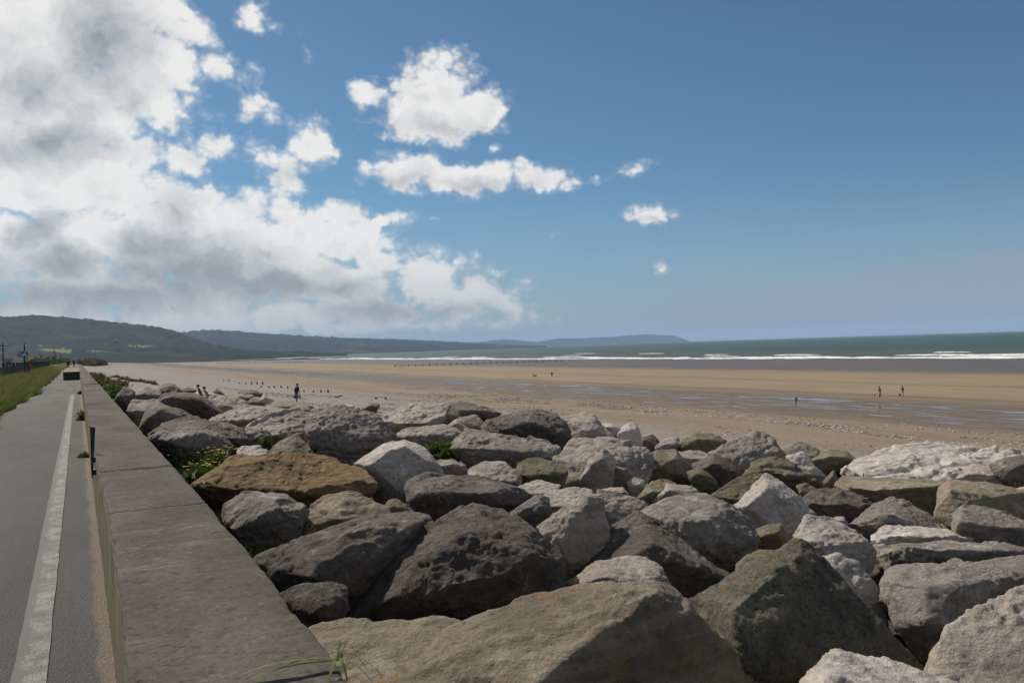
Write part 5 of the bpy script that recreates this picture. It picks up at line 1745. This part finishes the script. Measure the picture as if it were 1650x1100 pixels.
o = link('driftwood', bm_mesh(tube_bm((-0.6, 0, 0.05), (0.5, 0.2, 0.22), 0.10, 0.05, 6)), M['wood'], loc=dw)
tag(o, 'dark piece of driftwood lying on the shingle right of the stumps', 'driftwood')


# ------------------------------------------------------------------ people and dogs
def skin_mesh(joints, edges, radii, sub=2):
    me = bpy.data.meshes.new('fig')
    me.from_pydata(joints, edges, [])
    o = bpy.data.objects.new('fig_tmp', me)
    COL.objects.link(o)
    md = o.modifiers.new('skin', 'SKIN')
    md.use_smooth_shade = True
    for i, r in enumerate(radii):
        sv = me.skin_vertices[0].data[i]
        sv.radius = (r, r) if not isinstance(r, tuple) else r
        sv.use_root = (i == 0)
    s = o.modifiers.new('sub', 'SUBSURF')
    s.levels = sub
    s.render_levels = sub
    dg = bpy.context.evaluated_depsgraph_get()
    dg.update()
    out = bpy.data.meshes.new_from_object(o.evaluated_get(dg))
    bpy.data.objects.remove(o)
    return out


def person(p, height, rz, label, top, legs, hair, stride=0.18, lean=0.0, arms=0.0, skin_legs=False, bags=None, group=None):
    """one continuous body in scale 1.75 m, coloured by height; rz turns it (facing -Y at 0)"""
    J = [(0, 0, .95), (0, -.02 - lean * .3, 1.18), (0, -.03 - lean * .7, 1.42), (0, -.035 - lean * .85, 1.51), (0, -.05 - lean * 1.0, 1.66), (0, -.05 - lean * 1.03, 1.74),
         (.10, 0, .90), (.11, -stride * .6, .50), (.11, -stride * .9, .08), (.11, -stride * .9 - .16, .03),
         (-.10, 0, .90), (-.11, stride * .3, .50), (-.11, stride * 1.1, .10), (-.11, stride * 1.1 - .15, .03),
         (.19, -.03 - lean * .65, 1.40), (.25, .06 - lean * .5, 1.14), (.24, -.06 - arms - lean * .4, .92), (.235, -.10 - arms - lean * .4, .83),
         (-.19, -.03 - lean * .65, 1.40), (-.25, -.02 - lean * .5, 1.14), (-.24, -.12 - arms - lean * .4, .93), (-.235, -.16 - arms - lean * .4, .85)]
    E = [(0, 1), (1, 2), (2, 3), (3, 4), (4, 5), (0, 6), (6, 7), (7, 8), (8, 9), (0, 10), (10, 11), (11, 12), (12, 13), (2, 14), (14, 15), (15, 16), (16, 17), (2, 18), (18, 19), (19, 20), (20, 21)]
    rad = [(.17, .12), (.15, .11), (.17, .11), .065, .105, .085, .095, .068, .048, .04, .095, .068, .048, .04, .07, .052, .042, .038, .07, .052, .042, .038]
    me = skin_mesh(J, E, rad)
    mats = [plain('clothing_top', top), plain('clothing_legs', legs), M['skin'], plain('shoes', (0.03, 0.03, 0.03))]
    for m_ in mats:
        me.materials.append(m_)
    for f in me.polygons:
        c = f.center
        far_arm = abs(c.x) > 0.19
        if c.z > 1.50 or (far_arm and c.z < 0.93 and c.z > 0.6):
            f.material_index = 2
        elif c.z > 0.90:
            f.material_index = 0
        elif c.z > 0.09:
            f.material_index = 2 if (skin_legs and c.z < 0.5) else 1
        else:
            f.material_index = 3
    s = height / 1.78
    rt = link('person', me, loc=p)
    rt.rotation_euler = (0, 0, rz)
    rt.scale = (s, s, s)
    bm = bmesh.new()
    bmesh.ops.create_uvsphere(bm, u_segments=12, v_segments=8, radius=0.118)
    for v in bm.verts:
        v.co = Vector((v.co.x * .92, v.co.y * 1.02 - 0.03 - lean, max(v.co.z, -0.05) + 1.705))
    link('hair', bm_mesh(bm, True), plain('hair', hair), rt)
    tag(rt, label, 'person', group)
    if bags:
        for sx in (-1, 1):
            q = rt.matrix_basis @ Vector((sx * .30, -.08, .55))
            b2 = bmesh.new()
            box_bm((.14, .30, .34), (0, 0, 0), .05, b2)
            for zz in (-.07, .07):
                tube_bm((0, zz, .15), (0, zz * .4, .30), .012, .012, 5, b2)
            bo = link('bag', bm_mesh(b2, True), plain('grey_bag', (.25, .25, .27)), loc=q)
            bo.rotation_euler = (0, 0, rz)
            tag(bo, 'grey carrier bag held in the %s hand of the person on the shingle' % ('left' if sx < 0 else 'right'), 'bag')
    return rt


CAMYAW = -R(YAW)
person(on_beach(478, 648.5), 1.74, CAMYAW + 2.6, 'dark haired person in black carrying bags across the shingle', (.02, .02, .024), (.10, .10, .11), (.02, .018, .015), .12, .12, bags=True)
pp = at(325, 632, 61)
pp.z = -2.2
person(pp, 1.72, CAMYAW - 1.4, 'left of the two people behind the far rocks, in a dark purple top', (.10, .05, .10), (.03, .03, .04), (.03, .022, .018), .05, .22)
pp = at(336.5, 634, 62)
pp.z = -2.4
person(pp, 1.72, CAMYAW - 1.4, 'right of the two people behind the far rocks, in a greyish top', (.24, .19, .19), (.03, .03, .04), (.02, .02, .02), .05, .30)
person(on_beach(889.5, 607.8), 1.75, CAMYAW, 'lone person in dark clothes standing on the tan sand bar with a dog', (.018, .016, .016), (.018, .018, .02), (.02, .016, .014), .04)
person(on_beach(1418.5, 640), 1.72, CAMYAW - 1.5, 'adult in dark clothes striding over the sand beside a child', (.06, .045, .06), (.03, .03, .04), (.05, .035, .02), .26, .10, arms=.05)
person(on_beach(1409, 639.3), 1.0, CAMYAW - 1.2, 'small child in a white top walking beside the striding adult', (.62, .60, .58), (.18, .16, .20), (.03, .02, .02), .10)
person(on_beach(1455, 637.5), 1.62, CAMYAW - 1.3, 'bare legged person with a dark top following the adult and child', (.07, .055, .045), (.05, .05, .05), (.05, .03, .02), .20, .06, arms=.18, skin_legs=True)
person(on_beach(1283, 651.5), 1.02, CAMYAW + .4, 'lone small child in dark clothes on the wet ribbed sand', (.03, .03, .035), (.05, .04, .04), (.03, .02, .02), .08)
for (x, d, hgt, c, lab) in [(110, 150, 1.75, (.02, .02, .025), 'left dark figure walking on the far path behind the barrier'), (119, 190, 1.7, (.03, .025, .025), 'middle dark figure on the far path behind the barrier'), (128.3, 170, 1.7, (.06, .05, .055), 'right figure on the far path beside the wall')]:
    q = at(x, 590, d)
    q.z = 0.0
    person(q, hgt, 0.0, lab, c, (.03, .03, .035), (.02, .02, .02), .15)


def dog(p, size, rz, label, col):
    J = [(0, .30, .52), (0, -.28, .50), (0, -.50, .66), (0, -.66, .70), (0, -.82, .66), (0, .52, .66), (0, .66, .80),
         (.10, -.30, .36), (.10, -.27, .18), (.10, -.30, .03), (-.10, -.30, .36), (-.10, -.33, .18), (-.10, -.38, .03),
         (.11, .30, .34), (.11, .42, .20), (.11, .38, .03), (-.11, .30, .34), (-.11, .44, .20), (-.11, .42, .03), (.06, -.62, .82), (-.06, -.62, .82)]
    E = [(0, 1), (1, 2), (2, 3), (3, 4), (0, 5), (5, 6), (1, 7), (7, 8), (8, 9), (1, 10), (10, 11), (11, 12), (0, 13), (13, 14), (14, 15), (0, 16), (16, 17), (17, 18), (3, 19), (3, 20)]
    rad = [.14, .17, .10, .10, .05, .05, .025, .075, .045, .04, .075, .045, .04, .09, .045, .04, .09, .045, .04, .03, .03]
    o = link('dog', skin_mesh(J, E, rad), plain('dog_coat', col), loc=p)
    o.scale = (size,) * 3
    o.rotation_euler = (0, 0, rz)
    return tag(o, label, 'dog')


dog(on_beach(862, 607.6), 1.05, CAMYAW - 1.5, 'dark dog trotting on the tan sand bar left of its owner', (.02, .016, .013))
bp = on_beach(1450, 637.5)
bm = bmesh.new()
bmesh.ops.create_icosphere(bm, subdivisions=3, radius=0.17)
o = link('ball', bm_mesh(bm, True), plain('dark_red_ball', (.10, .012, .012)), loc=bp + Vector((0, 0, .17)))
tag(o, 'small dark red ball on the sand at the feet of the bare legged person', 'ball')

# gull far off over the hill
gp = at(277, 497, 120)
bm = bmesh.new()
gv = [bm.verts.new(x) for x in [(0, -.25, 0), (.07, 0, .02), (0, .28, 0), (-.07, 0, .02), (.45, .02, .22), (.75, .12, .12), (.40, .12, .20), (-.45, .02, .22), (-.75, .12, .12), (-.40, .12, .20), (0, 0, -.07), (0, 0, .09)]]
for f in ((0, 1, 11), (1, 2, 11), (2, 3, 11), (3, 0, 11), (1, 0, 10), (2, 1, 10), (3, 2, 10), (0, 3, 10), (1, 4, 6), (4, 5, 6), (3, 9, 7), (7, 9, 8)):
    bm.faces.new([gv[i] for i in f])
o = link('gull', bm_mesh(bm), plain('gull_plumage', (.12, .12, .13)), loc=gp)
o.rotation_euler = (0.2, 0.9, 0.4)
tag(o, 'tiny dark gull flying above the wooded hill', 'bird')

# ------------------------------------------------------------------ air
bm = box_bm((35000, 35000, 240), (0, 0, 107))
hz = link('haze', bm_mesh(bm))
m = bpy.data.materials.new('pale_sea_air')
m.use_nodes = True
k = NT(m.node_tree)
for nd in list(k.n):
    k.n.remove(nd)
vol = k.new('ShaderNodeVolumePrincipled')
vol.inputs['Color'].default_value = (0.50, 0.70, 1.0, 1)
vol.inputs['Density'].default_value = 7.0e-5
vol.inputs['Anisotropy'].default_value = 0.0
out = k.new('ShaderNodeOutputMaterial')
k.l.new(vol.outputs[0], out.inputs['Volume'])
hz.data.materials.append(m)
tag(hz, kind='stuff')
